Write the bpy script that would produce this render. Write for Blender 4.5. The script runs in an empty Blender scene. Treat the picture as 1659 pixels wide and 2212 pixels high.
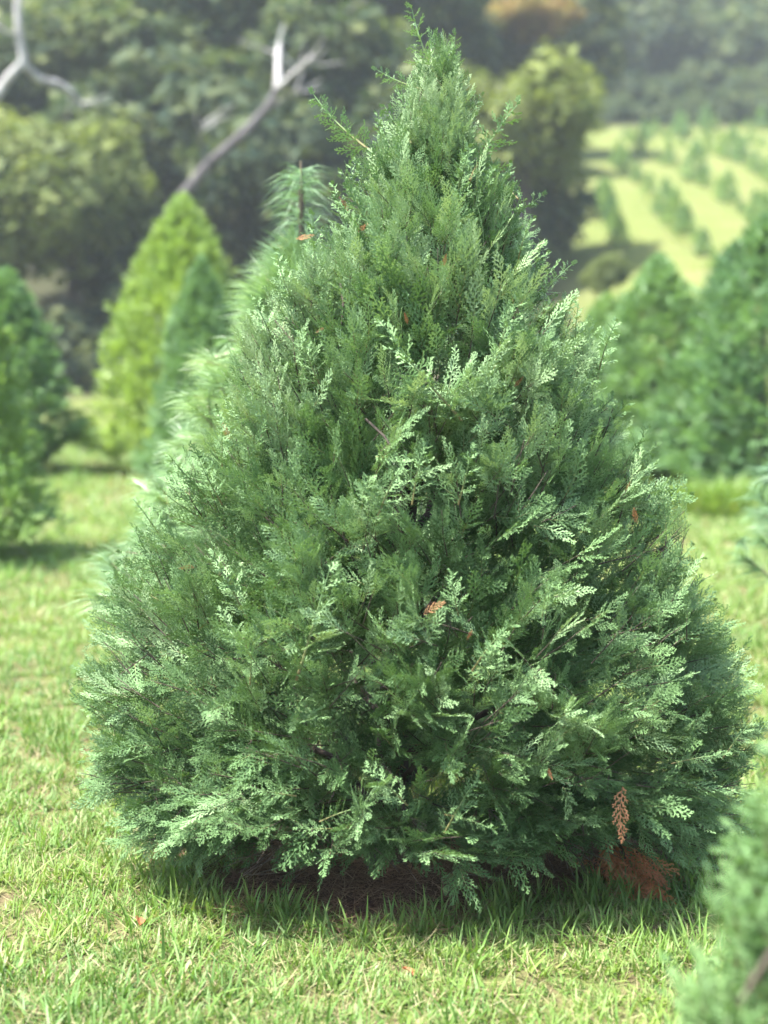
import bpy, math, random
import numpy as np
from mathutils import Vector, Matrix, noise

random.seed(7)
RNG = np.random.default_rng(7)
R = math.radians
S = bpy.context.scene
COL = S.collection

# ------------------------------------------------------------------ camera, sky, sun, exposure
CAM_Z = 1.6
PITCH = 6.94
FPX = 3319.0                     # focal length in pixels of a 1659 x 2212 picture
cam = bpy.data.cameras.new('camera')
cam.sensor_fit = 'VERTICAL'
cam.sensor_height = 36.0
cam.sensor_width = 27.0
cam.lens = 54.0
cam.clip_end = 600
cam.dof.use_dof = True
cam.dof.focus_distance = 4.25
cam.dof.aperture_fstop = 1.6
camo = bpy.data.objects.new('camera', cam)
COL.objects.link(camo)
camo.location = (0, 0, CAM_Z)
camo.rotation_euler = (R(90 - PITCH), 0, 0)
S.camera = camo

SUN_EL, SUN_AZ = 64.0, -114.0     # azimuth clockwise from +Y; from the side and a little behind the camera
w = bpy.data.worlds.new('World')
S.world = w
w.use_nodes = True
wn = w.node_tree
wn.nodes.clear()
sky = wn.nodes.new('ShaderNodeTexSky')
sky.sky_type = 'NISHITA'
sky.sun_disc = False
sky.sun_elevation = R(SUN_EL)
sky.sun_rotation = R(SUN_AZ)
sky.air_density = 1.3
sky.dust_density = 2.5
bg = wn.nodes.new('ShaderNodeBackground')
bg.inputs['Strength'].default_value = 0.13
wo = wn.nodes.new('ShaderNodeOutputWorld')
wn.links.new(sky.outputs[0], bg.inputs[0])
wn.links.new(bg.outputs[0], wo.inputs[0])

sl = bpy.data.lights.new('sun', 'SUN')
sl.energy = 4.9
sl.angle = R(1.5)
sl.color = (1.0, 0.965, 0.90)
so = bpy.data.objects.new('sun', sl)
COL.objects.link(so)
sd = Vector((math.sin(R(SUN_AZ)) * math.cos(R(SUN_EL)), math.cos(R(SUN_AZ)) * math.cos(R(SUN_EL)), math.sin(R(SUN_EL))))
so.rotation_euler = sd.to_track_quat('Z', 'Y').to_euler()
so.location = (-10, -10, 30)

S.view_settings.view_transform = 'Standard'
S.view_settings.look = 'None'
S.view_settings.exposure = 2.45
S.view_settings.gamma = 1.0
S.view_settings.use_curve_mapping = False
S.render.engine = 'CYCLES'
S.cycles.use_denoising = True
S.cycles.max_bounces = 6
S.cycles.diffuse_bounces = 3
S.cycles.glossy_bounces = 2
S.cycles.transmission_bounces = 4
S.cycles.volume_bounces = 1
S.cycles.caustics_reflective = False
S.cycles.caustics_refractive = False


# ------------------------------------------------------------------ pixel -> world (1659 x 2212 picture)
def ray(px, py):
    a = (px - 829.5) / FPX
    b = -(py - 1106.0) / FPX
    p = R(PITCH)
    fwd = Vector((0, math.cos(p), -math.sin(p)))
    up = Vector((0, math.sin(p), math.cos(p)))
    return fwd + Vector((1, 0, 0)) * a + up * b


def at(px, py, Y):
    d = ray(px, py)
    return Vector((0, 0, CAM_Z)) + d * (Y / d.y)


def project(P):
    P = np.atleast_2d(P)
    p = R(PITCH)
    y = P[:, 1]
    z = P[:, 2] - CAM_Z
    dep = y * math.cos(p) - z * math.sin(p)
    v = y * math.sin(p) + z * math.cos(p)
    dep = np.maximum(dep, 1e-3)
    return 829.5 + FPX * P[:, 0] / dep, 1106.0 - FPX * v / dep, dep


def smooth(a, b, x):
    t = np.clip((x - a) / (b - a), 0, 1)
    return t * t * (3 - 2 * t)


def ground_z(x, y):
    """height of the terrain"""
    r = smooth(1.0, 9.0, x + 0.06 * (y - 30))
    fld = np.maximum(0, y - 24.0)
    hr = 0.205 * fld * smooth(0, 14, fld) + 0.10 * np.maximum(0, y - 76)
    hl = 0.34 * np.maximum(0, y - 40.0)
    z = r * hr + (1 - r) * hl
    z = z + 0.06 * np.sin(x * 0.43 + 1.2) * np.sin(y * 0.31) * smooth(7, 16, y)
    return np.minimum(z, 34.0 + 0.02 * y)


def ground_hit(px, py):
    d = ray(px, py)
    t = 3.0
    o = Vector((0, 0, CAM_Z))
    while t < 160:
        p = o + d * t
        if p.z < float(ground_z(p.x, p.y)):
            return p
        t += 0.1
    return o + d * t


# ------------------------------------------------------------------ mesh helpers
class MB:
    """collects triangles with two float attributes per vertex"""

    def __init__(self):
        self.V, self.F, self.A, self.B = [], [], [], []

    def vert(self, p, a=0.0, b=0.0):
        self.V.append((p[0], p[1], p[2]))
        self.A.append(a)
        self.B.append(b)
        return len(self.V) - 1

    def tri(self, *i):
        self.F.append(i)

    def arrays(self):
        return (np.array(self.V, float).reshape(-1, 3), np.array(self.F, int).reshape(-1, 3),
                np.array(self.A, float), np.array(self.B, float))


def np_mesh(name, V, F, mats, attrs=None, smooth_faces=False, mat_idx=None):
    me = bpy.data.meshes.new(name)
    V = np.asarray(V, np.float32)
    F = np.asarray(F, np.int32)
    k = F.shape[1] if len(F) else 3
    me.vertices.add(len(V))
    me.vertices.foreach_set('co', V.ravel())
    if len(F):
        me.loops.add(F.size)
        me.loops.foreach_set('vertex_index', F.ravel())
        me.polygons.add(len(F))
        me.polygons.foreach_set('loop_start', np.arange(0, F.size, k, dtype=np.int32))
        me.polygons.foreach_set('loop_total', np.full(len(F), k, np.int32))
        me.polygons.foreach_set('use_smooth', np.full(len(F), bool(smooth_faces)))
    for m in (mats if isinstance(mats, (list, tuple)) else [mats]):
        me.materials.append(m)
    if mat_idx is not None:
        me.polygons.foreach_set('material_index', np.asarray(mat_idx, np.int32))
    for n, (typ, arr) in (attrs or {}).items():
        at_ = me.attributes.new(n, typ, 'POINT')
        key = 'vector' if typ == 'FLOAT_VECTOR' else 'value'
        dt = np.int32 if typ == 'INT' else np.float32
        at_.data.foreach_set(key, np.asarray(arr, dt).ravel())
    me.update(calc_edges=True)
    me.validate()
    return me


def link(name, data, parent=None):
    o = bpy.data.objects.new(name, data)
    COL.objects.link(o)
    if parent is not None:
        o.parent = parent
    return o


def thing(name, label, cat, loc=(0, 0, 0), rz=0.0, group=None):
    o = bpy.data.objects.new(name, None)
    o.empty_display_size = 0.2
    COL.objects.link(o)
    o.location = loc
    o.rotation_euler = (0, 0, rz)
    o['label'] = label
    o['category'] = cat
    if group:
        o['group'] = group
    return o


def dup(root, label, loc, rz, scale=1.0, group=None, tint=None):
    r = root.copy()
    COL.objects.link(r)
    r.location = loc
    r.rotation_euler = (0, 0, rz)
    r.scale = scale if isinstance(scale, (tuple, list)) else (scale,) * 3
    r['label'] = label
    if group:
        r['group'] = group
    for ch in list(root.children):
        c = ch.copy()
        COL.objects.link(c)
        c.parent = r
        if tint is not None:
            c['tint'] = tint
    return r


def tube(mb, pts, rads, n=6, a=0.0):
    pts = [Vector(p) for p in pts]
    rings = []
    prev = None
    for i, p in enumerate(pts):
        t = (pts[min(i + 1, len(pts) - 1)] - pts[max(i - 1, 0)]).normalized()
        ref = Vector((0, 0, 1)) if abs(t.z) < 0.9 else Vector((1, 0, 0))
        if prev is not None:
            u = (prev - t * prev.dot(t)).normalized()
        else:
            u = t.cross(ref).normalized()
        prev = u
        v = t.cross(u)
        rings.append([mb.vert(p + (u * math.cos(2 * math.pi * k / n) + v * math.sin(2 * math.pi * k / n)) * rads[i], a, i / max(1, len(pts) - 1)) for k in range(n)])
    for i in range(len(rings) - 1):
        for k in range(n):
            k2 = (k + 1) % n
            mb.tri(rings[i][k], rings[i][k2], rings[i + 1][k2])
            mb.tri(rings[i][k], rings[i + 1][k2], rings[i + 1][k])
    tip = mb.vert(pts[-1] + (pts[-1] - pts[-2]).normalized() * rads[-1], a, 1)
    for k in range(n):
        mb.tri(rings[-1][k], rings[-1][(k + 1) % n], tip)


def tube_mesh(name, pts, rads, mat, n=7):
    mb = MB()
    tube(mb, pts, rads, n)
    V, F, A, B = mb.arrays()
    return np_mesh(name, V, F, mat, smooth_faces=True)


def wavy(p0, p1, n, amp, rnd=random):
    p0, p1 = Vector(p0), Vector(p1)
    L = (p1 - p0).length
    out = []
    ph = rnd.random() * 50
    for i in range(n + 1):
        t = i / n
        q = p0.lerp(p1, t)
        q += Vector(noise.noise_vector(Vector((t * 3 + ph, ph, 0)))) * amp * L * math.sin(math.pi * t)
        out.append(q)
    return out


# ------------------------------------------------------------------ materials
def new_mat(name):
    m = bpy.data.materials.new(name)
    m.use_nodes = True
    m.node_tree.nodes.clear()
    return m, m.node_tree


def N(nt, typ, **kw):
    n = nt.nodes.new(typ)
    for k, v in kw.items():
        setattr(n, k, v)
    return n


def ramp(nt, fac, stops):
    r = N(nt, 'ShaderNodeValToRGB')
    el = r.color_ramp.elements
    while len(el) > 1:
        el.remove(el[-1])
    el[0].position = stops[0][0]
    el[0].color = (*stops[0][1], 1)
    for p, c in stops[1:]:
        e = el.new(p)
        e.color = (*c, 1)
    nt.links.new(fac, r.inputs[0])
    return r.outputs[0]


def mix(nt, fac, a, b, mode='MIX'):
    m = N(nt, 'ShaderNodeMix', data_type='RGBA', blend_type=mode)
    for sock, v in ((m.inputs[0], fac), (m.inputs[6], a), (m.inputs[7], b)):
        if isinstance(v, (int, float)):
            sock.default_value = v
        elif isinstance(v, tuple):
            sock.default_value = (*v, 1)
        else:
            nt.links.new(v, sock)
    return m.outputs[2]


def math_(nt, op, a, b=0.0, clamp=False):
    m = N(nt, 'ShaderNodeMath', operation=op, use_clamp=clamp)
    for s, v in ((m.inputs[0], a), (m.inputs[1], b)):
        if isinstance(v, (int, float)):
            s.default_value = v
        else:
            nt.links.new(v, s)
    return m.outputs[0]


def leaf_mat(name, tint_stops, tip_col, tip_amt=0.6, trans=0.3, rough=0.5, spec=0.35, var=0.35, wood=None, noise_scale=3.0):
    """leaf colour from the plant's own tint (attribute 'tint' of instance or object) and how young, or in the wood how sun dappled, the leaf is ('tip')"""
    m, nt = new_mat(name)
    ti = N(nt, 'ShaderNodeAttribute', attribute_type='INSTANCER', attribute_name='tint')
    tp = N(nt, 'ShaderNodeAttribute', attribute_type='GEOMETRY', attribute_name='tip')
    geo = N(nt, 'ShaderNodeNewGeometry')
    nz = N(nt, 'ShaderNodeTexNoise')
    nz.inputs['Scale'].default_value = noise_scale
    nt.links.new(geo.outputs['Position'], nz.inputs['Vector'])
    f = math_(nt, 'ADD', ti.outputs['Fac'], math_(nt, 'MULTIPLY', math_(nt, 'SUBTRACT', nz.outputs['Fac'], 0.5), var * 2), clamp=True)
    base = ramp(nt, f, tint_stops)
    col = mix(nt, math_(nt, 'MULTIPLY', tp.outputs['Fac'], tip_amt, clamp=True), base, tip_col)
    if wood is not None:
        wd = N(nt, 'ShaderNodeAttribute', attribute_type='GEOMETRY', attribute_name='wood')
        col = mix(nt, wd.outputs['Fac'], col, wood)
    pb = N(nt, 'ShaderNodeBsdfPrincipled')
    pb.inputs['Roughness'].default_value = rough
    pb.inputs['Specular IOR Level'].default_value = spec
    nt.links.new(col, pb.inputs['Base Color'])
    tr = N(nt, 'ShaderNodeBsdfTranslucent')
    nt.links.new(mix(nt, 1.0, col, (1.15, 1.2, 0.6), 'MULTIPLY'), tr.inputs['Color'])
    mx = N(nt, 'ShaderNodeMixShader')
    mx.inputs[0].default_value = trans
    nt.links.new(pb.outputs[0], mx.inputs[1])
    nt.links.new(tr.outputs[0], mx.inputs[2])
    out = N(nt, 'ShaderNodeOutputMaterial')
    nt.links.new(mx.outputs[0], out.inputs[0])
    return m


def bark_mat(name, c1, c2, scale=20.0):
    m, nt = new_mat(name)
    tc = N(nt, 'ShaderNodeTexCoord')
    mp = N(nt, 'ShaderNodeMapping')
    mp.inputs['Scale'].default_value = (1, 1, 0.25)
    nt.links.new(tc.outputs['Object'], mp.inputs['Vector'])
    nz = N(nt, 'ShaderNodeTexNoise')
    nz.inputs['Scale'].default_value = scale
    nz.inputs['Detail'].default_value = 6
    nt.links.new(mp.outputs[0], nz.inputs['Vector'])
    col = ramp(nt, nz.outputs['Fac'], [(0.3, c1), (0.7, c2)])
    pb = N(nt, 'ShaderNodeBsdfPrincipled')
    pb.inputs['Roughness'].default_value = 0.9
    pb.inputs['Specular IOR Level'].default_value = 0.1
    nt.links.new(col, pb.inputs['Base Color'])
    bp = N(nt, 'ShaderNodeBump')
    bp.inputs['Strength'].default_value = 0.6
    bp.inputs['Distance'].default_value = 0.01
    nt.links.new(nz.outputs['Fac'], bp.inputs['Height'])
    nt.links.new(bp.outputs[0], pb.inputs['Normal'])
    out = N(nt, 'ShaderNodeOutputMaterial')
    nt.links.new(pb.outputs[0], out.inputs[0])
    return m


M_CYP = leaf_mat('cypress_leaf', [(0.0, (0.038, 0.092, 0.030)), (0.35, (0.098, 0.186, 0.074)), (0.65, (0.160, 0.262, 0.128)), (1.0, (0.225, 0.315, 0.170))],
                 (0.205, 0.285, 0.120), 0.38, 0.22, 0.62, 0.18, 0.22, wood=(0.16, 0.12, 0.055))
M_DEAD = leaf_mat('dead_leaf', [(0.0, (0.22, 0.075, 0.035)), (0.5, (0.30, 0.115, 0.055)), (1.0, (0.36, 0.21, 0.11))],
                  (0.42, 0.20, 0.10), 0.4, 0.25, 0.7, 0.2, 0.3, wood=(0.16, 0.08, 0.05))
M_PINE = leaf_mat('pine_needle', [(0.0, (0.075, 0.165, 0.085)), (0.5, (0.140, 0.245, 0.115)), (0.85, (0.21, 0.315, 0.125)), (1.0, (0.30, 0.36, 0.11))],
                  (0.22, 0.31, 0.17), 0.45, 0.3, 0.4, 0.45, 0.2, wood=(0.16, 0.11, 0.07))
M_CON = leaf_mat('conifer_leaf', [(0.0, (0.027, 0.077, 0.045)), (0.35, (0.062, 0.136, 0.062)), (0.7, (0.110, 0.200, 0.072)), (1.0, (0.180, 0.257, 0.047))],
                 (0.16, 0.26, 0.10), 0.55, 0.4, 0.5, 0.3, 0.24, wood=(0.1, 0.07, 0.045), noise_scale=2.0)
M_JUN = leaf_mat('juniper_leaf', [(0.0, (0.035, 0.09, 0.035)), (0.5, (0.085, 0.17, 0.062)), (1.0, (0.14, 0.23, 0.085))], (0.14, 0.23, 0.085), 0.5, 0.35, 0.5, 0.2, 0.2, wood=(0.16, 0.11, 0.07))
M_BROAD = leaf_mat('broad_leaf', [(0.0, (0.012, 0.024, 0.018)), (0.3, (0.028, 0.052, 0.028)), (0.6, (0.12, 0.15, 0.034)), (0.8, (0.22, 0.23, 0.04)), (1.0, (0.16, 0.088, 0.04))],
                   (0.20, 0.22, 0.07), 0.5, 0.35, 0.65, 0.12, 0.18, noise_scale=0.7)  # low stops hold the wood's shade, the yellow green ones its sunlit crowns
M_GRASS = leaf_mat('grass_blade', [(0.0, (0.056, 0.125, 0.034)), (0.5, (0.098, 0.188, 0.040)), (1.0, (0.150, 0.228, 0.046))],
                   (0.14, 0.21, 0.05), 0.3, 0.38, 0.5, 0.3, 0.3, wood=(0.27, 0.23, 0.13), noise_scale=2.5)
M_STRAW = leaf_mat('straw_litter', [(0.0, (0.06, 0.033, 0.022)), (0.5, (0.11, 0.062, 0.036)), (1.0, (0.19, 0.13, 0.08))],
                   (0.3, 0.2, 0.12), 0.2, 0.1, 0.8, 0.2, 0.4)
M_BARK = bark_mat('cypress_bark', (0.034, 0.027, 0.022), (0.078, 0.062, 0.050), 25)
M_BARKG = bark_mat('grey_bark', (0.035, 0.032, 0.034), (0.085, 0.078, 0.08), 5)
M_BARKW = bark_mat('bleached_wood', (0.12, 0.115, 0.11), (0.33, 0.32, 0.31), 5)
M_BARKD = bark_mat('dark_bark', (0.028, 0.024, 0.02), (0.07, 0.058, 0.048), 8)


def ground_material():
    m, nt = new_mat('turf_soil')
    geo = N(nt, 'ShaderNodeNewGeometry')
    sep = N(nt, 'ShaderNodeSeparateXYZ')
    nt.links.new(geo.outputs['Position'], sep.inputs[0])

    def nz(scale, det=5, rough=0.6):
        n = N(nt, 'ShaderNodeTexNoise')
        n.inputs['Scale'].default_value = scale
        n.inputs['Detail'].default_value = det
        n.inputs['Roughness'].default_value = rough
        nt.links.new(geo.outputs['Position'], n.inputs['Vector'])
        return n.outputs['Fac']
    fine = nz(60, 6)
    mid = nz(7, 4)
    big = nz(0.8, 4)
    near = mix(nt, ramp(nt, mid, [(0.35, (0, 0, 0)), (0.65, (1, 1, 1))]),
               ramp(nt, fine, [(0.3, (0.055, 0.04, 0.026)), (0.7, (0.14, 0.115, 0.065))]),
               ramp(nt, fine, [(0.3, (0.05, 0.065, 0.022)), (0.7, (0.12, 0.145, 0.045))]))
    # the hillside field: mown strips between the rows of young trees, paler dry grass along the rows
    fieldc = ramp(nt, nz(0.55, 5), [(0.3, (0.060, 0.086, 0.024)), (0.55, (0.086, 0.104, 0.032)), (0.75, (0.118, 0.110, 0.056))])
    fieldc = mix(nt, 0.35, fieldc, ramp(nt, nz(6, 4), [(0.3, (0.045, 0.07, 0.02)), (0.7, (0.14, 0.135, 0.055))]))
    r = N(nt, 'ShaderNodeMapRange')
    r.inputs['From Min'].default_value = 18
    r.inputs['From Max'].default_value = 30
    nt.links.new(sep.outputs['Y'], r.inputs['Value'])
    wv = math_(nt, 'ADD', r.outputs[0], math_(nt, 'MULTIPLY', math_(nt, 'SUBTRACT', big, 0.5), 0.6), clamp=True)
    col = mix(nt, wv, near, fieldc)
    # leaf litter on the floor of the wood
    lit = ramp(nt, fine, [(0.3, (0.022, 0.026, 0.014)), (0.7, (0.05, 0.05, 0.03))])
    fl = N(nt, 'ShaderNodeAttribute', attribute_type='GEOMETRY', attribute_name='wood_floor')
    col = mix(nt, fl.outputs['Fac'], col, lit)
    pb = N(nt, 'ShaderNodeBsdfPrincipled')
    pb.inputs['Roughness'].default_value = 0.95
    pb.inputs['Specular IOR Level'].default_value = 0.0
    nt.links.new(col, pb.inputs['Base Color'])
    bp = N(nt, 'ShaderNodeBump')
    bp.inputs['Strength'].default_value = 0.8
    bp.inputs['Distance'].default_value = 0.02
    nt.links.new(fine, bp.inputs['Height'])
    nt.links.new(bp.outputs[0], pb.inputs['Normal'])
    out = N(nt, 'ShaderNodeOutputMaterial')
    nt.links.new(pb.outputs[0], out.inputs[0])
    return m


def mulch_material():
    m, nt = new_mat('mulch_soil')
    geo = N(nt, 'ShaderNodeNewGeometry')
    n = N(nt, 'ShaderNodeTexNoise')
    n.inputs['Scale'].default_value = 45
    n.inputs['Detail'].default_value = 6
    nt.links.new(geo.outputs['Position'], n.inputs['Vector'])
    col = ramp(nt, n.outputs['Fac'], [(0.3, (0.035, 0.021, 0.016)), (0.55, (0.075, 0.043, 0.031)), (0.75, (0.13, 0.085, 0.06))])
    pb = N(nt, 'ShaderNodeBsdfPrincipled')
    pb.inputs['Roughness'].default_value = 1.0
    pb.inputs['Specular IOR Level'].default_value = 0.1
    nt.links.new(col, pb.inputs['Base Color'])
    bp = N(nt, 'ShaderNodeBump')
    bp.inputs['Strength'].default_value = 1.0
    bp.inputs['Distance'].default_value = 0.02
    nt.links.new(n.outputs['Fac'], bp.inputs['Height'])
    nt.links.new(bp.outputs[0], pb.inputs['Normal'])
    out = N(nt, 'ShaderNodeOutputMaterial')
    nt.links.new(pb.outputs[0], out.inputs[0])
    return m


# ------------------------------------------------------------------ scatter: pieces kept in the object's own mesh, set on its own loose points
_groups = {}


def scatter_group(K):
    if K in _groups:
        return _groups[K]
    g = bpy.data.node_groups.new('scatter_%d' % K, 'GeometryNodeTree')
    g.interface.new_socket('Geometry', in_out='INPUT', socket_type='NodeSocketGeometry')
    g.interface.new_socket('Geometry', in_out='OUTPUT', socket_type='NodeSocketGeometry')
    gi, go = g.nodes.new('NodeGroupInput'), g.nodes.new('NodeGroupOutput')
    L = g.links.new

    def attr(nm, typ):
        n = g.nodes.new('GeometryNodeInputNamedAttribute')
        n.data_type = typ
        n.inputs['Name'].default_value = nm
        return next(o for o in n.outputs if o.enabled and o.name == 'Attribute')
    pid = attr('pid', 'INT')

    def sep(k):
        c = g.nodes.new('FunctionNodeCompare')
        c.data_type = 'INT'
        c.operation = 'EQUAL'
        ins = [i for i in c.inputs if i.enabled]
        L(pid, ins[0])
        ins[1].default_value = k
        s = g.nodes.new('GeometryNodeSeparateGeometry')
        s.domain = 'POINT'
        L(gi.outputs[0], s.inputs['Geometry'])
        L(c.outputs[0], s.inputs['Selection'])
        return s.outputs[0]
    gti = g.nodes.new('GeometryNodeGeometryToInstance')
    for k in range(K):
        L(sep(k), gti.inputs[0])
    iop = g.nodes.new('GeometryNodeInstanceOnPoints')
    L(sep(-1), iop.inputs['Points'])
    L(gti.outputs[0], iop.inputs['Instance'])
    iop.inputs['Pick Instance'].default_value = True
    L(attr('var', 'INT'), iop.inputs['Instance Index'])
    e = g.nodes.new('FunctionNodeEulerToRotation')
    L(attr('rot', 'FLOAT_VECTOR'), e.inputs[0])
    L(e.outputs[0], iop.inputs['Rotation'])
    L(attr('scl', 'FLOAT'), iop.inputs['Scale'])
    L(iop.outputs[0], go.inputs[0])
    _groups[K] = g
    return g


def scatter(name, protos, mat, P, rot, scl, var, tint, parent=None):
    """protos: list of (V, F, tip, wood)"""
    Vs, Fs, A, B, pid = [], [], [], [], []
    off = 0
    for k, (V, F, a, b) in enumerate(protos):
        Vs.append(V)
        Fs.append(F + off)
        A.append(a)
        B.append(b)
        pid.append(np.full(len(V), k))
        off += len(V)
    n = len(P)
    Vs.append(P)
    A.append(np.zeros(n))
    B.append(np.zeros(n))
    pid.append(np.full(n, -1))
    z = np.zeros(off)
    me = np_mesh(name, np.concatenate(Vs), np.concatenate(Fs), mat, attrs={
        'tip': ('FLOAT', np.concatenate(A)), 'wood': ('FLOAT', np.concatenate(B)), 'pid': ('INT', np.concatenate(pid)),
        'rot': ('FLOAT_VECTOR', np.concatenate([np.zeros((off, 3)), rot])),
        'scl': ('FLOAT', np.concatenate([z, scl])), 'var': ('INT', np.concatenate([z, var])),
        'tint': ('FLOAT', np.concatenate([z, tint]))})
    o = link(name, me, parent)
    md = o.modifiers.new('scatter', 'NODES')
    md.node_group = scatter_group(len(protos))
    return o


def euler_from(d, n):
    """Euler XYZ angles that turn local +X to d and local +Z to about n (arrays of unit vectors)"""
    y = np.cross(n, d)
    y /= np.linalg.norm(y, axis=1, keepdims=True) + 1e-9
    z = np.cross(d, y)
    ry = -np.arcsin(np.clip(d[:, 2], -1, 1))
    rx = np.arctan2(y[:, 2], z[:, 2])
    rz = np.arctan2(d[:, 1], d[:, 0])
    return np.stack([rx, ry, rz], 1)


def unit(v):
    v = np.asarray(v, float)
    return v / (np.linalg.norm(v, axis=-1, keepdims=True) + 1e-9)


# ------------------------------------------------------------------ the ground
def build_ground():
    xs = np.concatenate([np.linspace(-85, -12, 40), np.linspace(-11, 14, 60), np.linspace(15, 105, 50)])
    ys = np.concatenate([np.linspace(-14, 2, 8), np.linspace(2.5, 24, 70), np.linspace(25, 80, 70), np.linspace(82, 150, 35)])
    X, Y = np.meshgrid(xs, ys)
    Z = ground_z(X, Y)
    V = np.stack([X, Y, Z], -1).reshape(-1, 3)
    nx, ny = len(xs), len(ys)
    i = (np.arange(ny - 1)[:, None] * nx + np.arange(nx - 1)[None]).ravel()
    F = np.stack([i, i + 1, i + nx + 1, i + nx], 1)
    wood = np.maximum(smooth(31, 35, Y) * (1 - smooth(3.5, 6.0, X)), smooth(77, 80, Y)).ravel()
    me = np_mesh('ground', V, F, ground_material(), attrs={'wood_floor': ('FLOAT', wood)}, smooth_faces=True)
    o = link('ground', me)
    o['kind'] = 'structure'
    o['label'] = 'short grassy field rising into a hillside'


build_ground()

BASE = at(845, 1880, 4.38)
BASE.z = 0.0


def mulch_r(th):
    return 0.60 + 0.10 * np.sin(th * 3 + 1.0) + 0.05 * np.sin(th * 7 + 0.4) + 0.03 * np.sin(th * 13)


MUL_C = np.array([BASE.x + 0.06, BASE.y + 0.03])


def in_mulch(x, y, s=1.0):
    dx, dy = (x - MUL_C[0]) / 1.12, (y - MUL_C[1]) / 0.62
    return np.hypot(dx, dy) / (mulch_r(np.arctan2(dy, dx)) * s)


def build_mulch():
    n, m = 72, 10
    V = []
    for j in range(m + 1):
        f = j / m
        for k in range(n):
            th = 2 * math.pi * k / n
            r = float(mulch_r(th)) * f * 1.06
            z = 0.004 + 0.022 * (1 - f ** 2) + (0.006 * noise.noise(Vector((math.cos(th) * r * 14, math.sin(th) * r * 14, 3))) if 0 < j < m else 0)
            if j == m:
                z = -0.004
            V.append((MUL_C[0] + 1.12 * r * math.cos(th), MUL_C[1] + 0.62 * r * math.sin(th), z))
    F = []
    for j in range(m):
        for k in range(n):
            F.append((j * n + k, j * n + (k + 1) % n, (j + 1) * n + (k + 1) % n, (j + 1) * n + k))
    o = link('mulch_bed', np_mesh('mulch_bed', V, F, mulch_material(), smooth_faces=True))
    o['kind'] = 'structure'
    o['label'] = 'reddish brown bare mulch under the big cypress'


build_mulch()


# ------------------------------------------------------------------ grass
def blade(mb, p, az, h, w, lean, curl, a, b, segs=3):
    d0 = lean
    pos = Vector(p)
    side = Vector((-math.sin(az), math.cos(az), 0))
    tw = random.uniform(-0.5, 0.5)
    side = (side + Vector((0, 0, tw))).normalized()
    ids = []
    for i in range(segs + 1):
        t = i / segs
        ww = w * (1 - t ** 2.2) * (0.75 if i == 0 else 1.0)
        if i == segs:
            ids.append((mb.vert(pos, a + 0.3 * t, b),))
        else:
            ids.append((mb.vert(pos - side * ww / 2, a + 0.3 * t, b), mb.vert(pos + side * ww / 2, a + 0.3 * t, b)))
        ang = d0 + curl * t
        pos = pos + Vector((math.cos(az) * math.sin(ang), math.sin(az) * math.sin(ang), math.cos(ang))) * (h / segs)
    for i in range(segs):
        if i < segs - 1:
            mb.tri(ids[i][0], ids[i][1], ids[i + 1][1])
            mb.tri(ids[i][0], ids[i + 1][1], ids[i + 1][0])
        else:
            mb.tri(ids[i][0], ids[i][1], ids[i + 1][0])


def grass_tuft(nb=17, straw=4, h0=0.05, w0=0.0037, spread=0.035, lean0=0.15, lean1=1.0):
    mb = MB()
    for i in range(nb):
        a = random.random() * 6.283
        r = spread * math.sqrt(random.random())
        az = a + random.gauss(0, 0.9)
        h = h0 * random.uniform(0.55, 1.35)
        blade(mb, (r * math.cos(a), r * math.sin(a), -0.004), az, h, w0 * random.uniform(0.7, 1.5), random.uniform(lean0, lean1), random.uniform(0.1, 1.0),
              random.random() ** 2 * 0.9, max(0.0, random.gauss(-0.12, 0.22)))
    for i in range(straw):
        a = random.random() * 6.283
        r = spread * 1.2 * math.sqrt(random.random())
        blade(mb, (r * math.cos(a), r * math.sin(a), random.uniform(0.0, 0.014)), random.random() * 6.28, h0 * random.uniform(0.6, 1.3), w0 * 0.6,
              random.uniform(1.0, 1.45), random.uniform(-0.2, 0.3), 0.1, random.uniform(0.6, 1.0), segs=2)
    return mb.arrays()


def pts_in_view(y0, y1, dens, margin):
    hw1 = 0.256 * y1 + margin
    n = int((y1 - y0) * 2 * hw1 * dens)
    x = RNG.uniform(-hw1, hw1, n)
    y = RNG.uniform(y0, y1, n)
    k = np.abs(x) < 0.256 * y + margin
    return x[k], y[k]


def noise2(x, y, s, o=0.0):
    return np.array([noise.noise(Vector((a * s + o, b * s - o, o))) for a, b in zip(x, y)])


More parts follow.
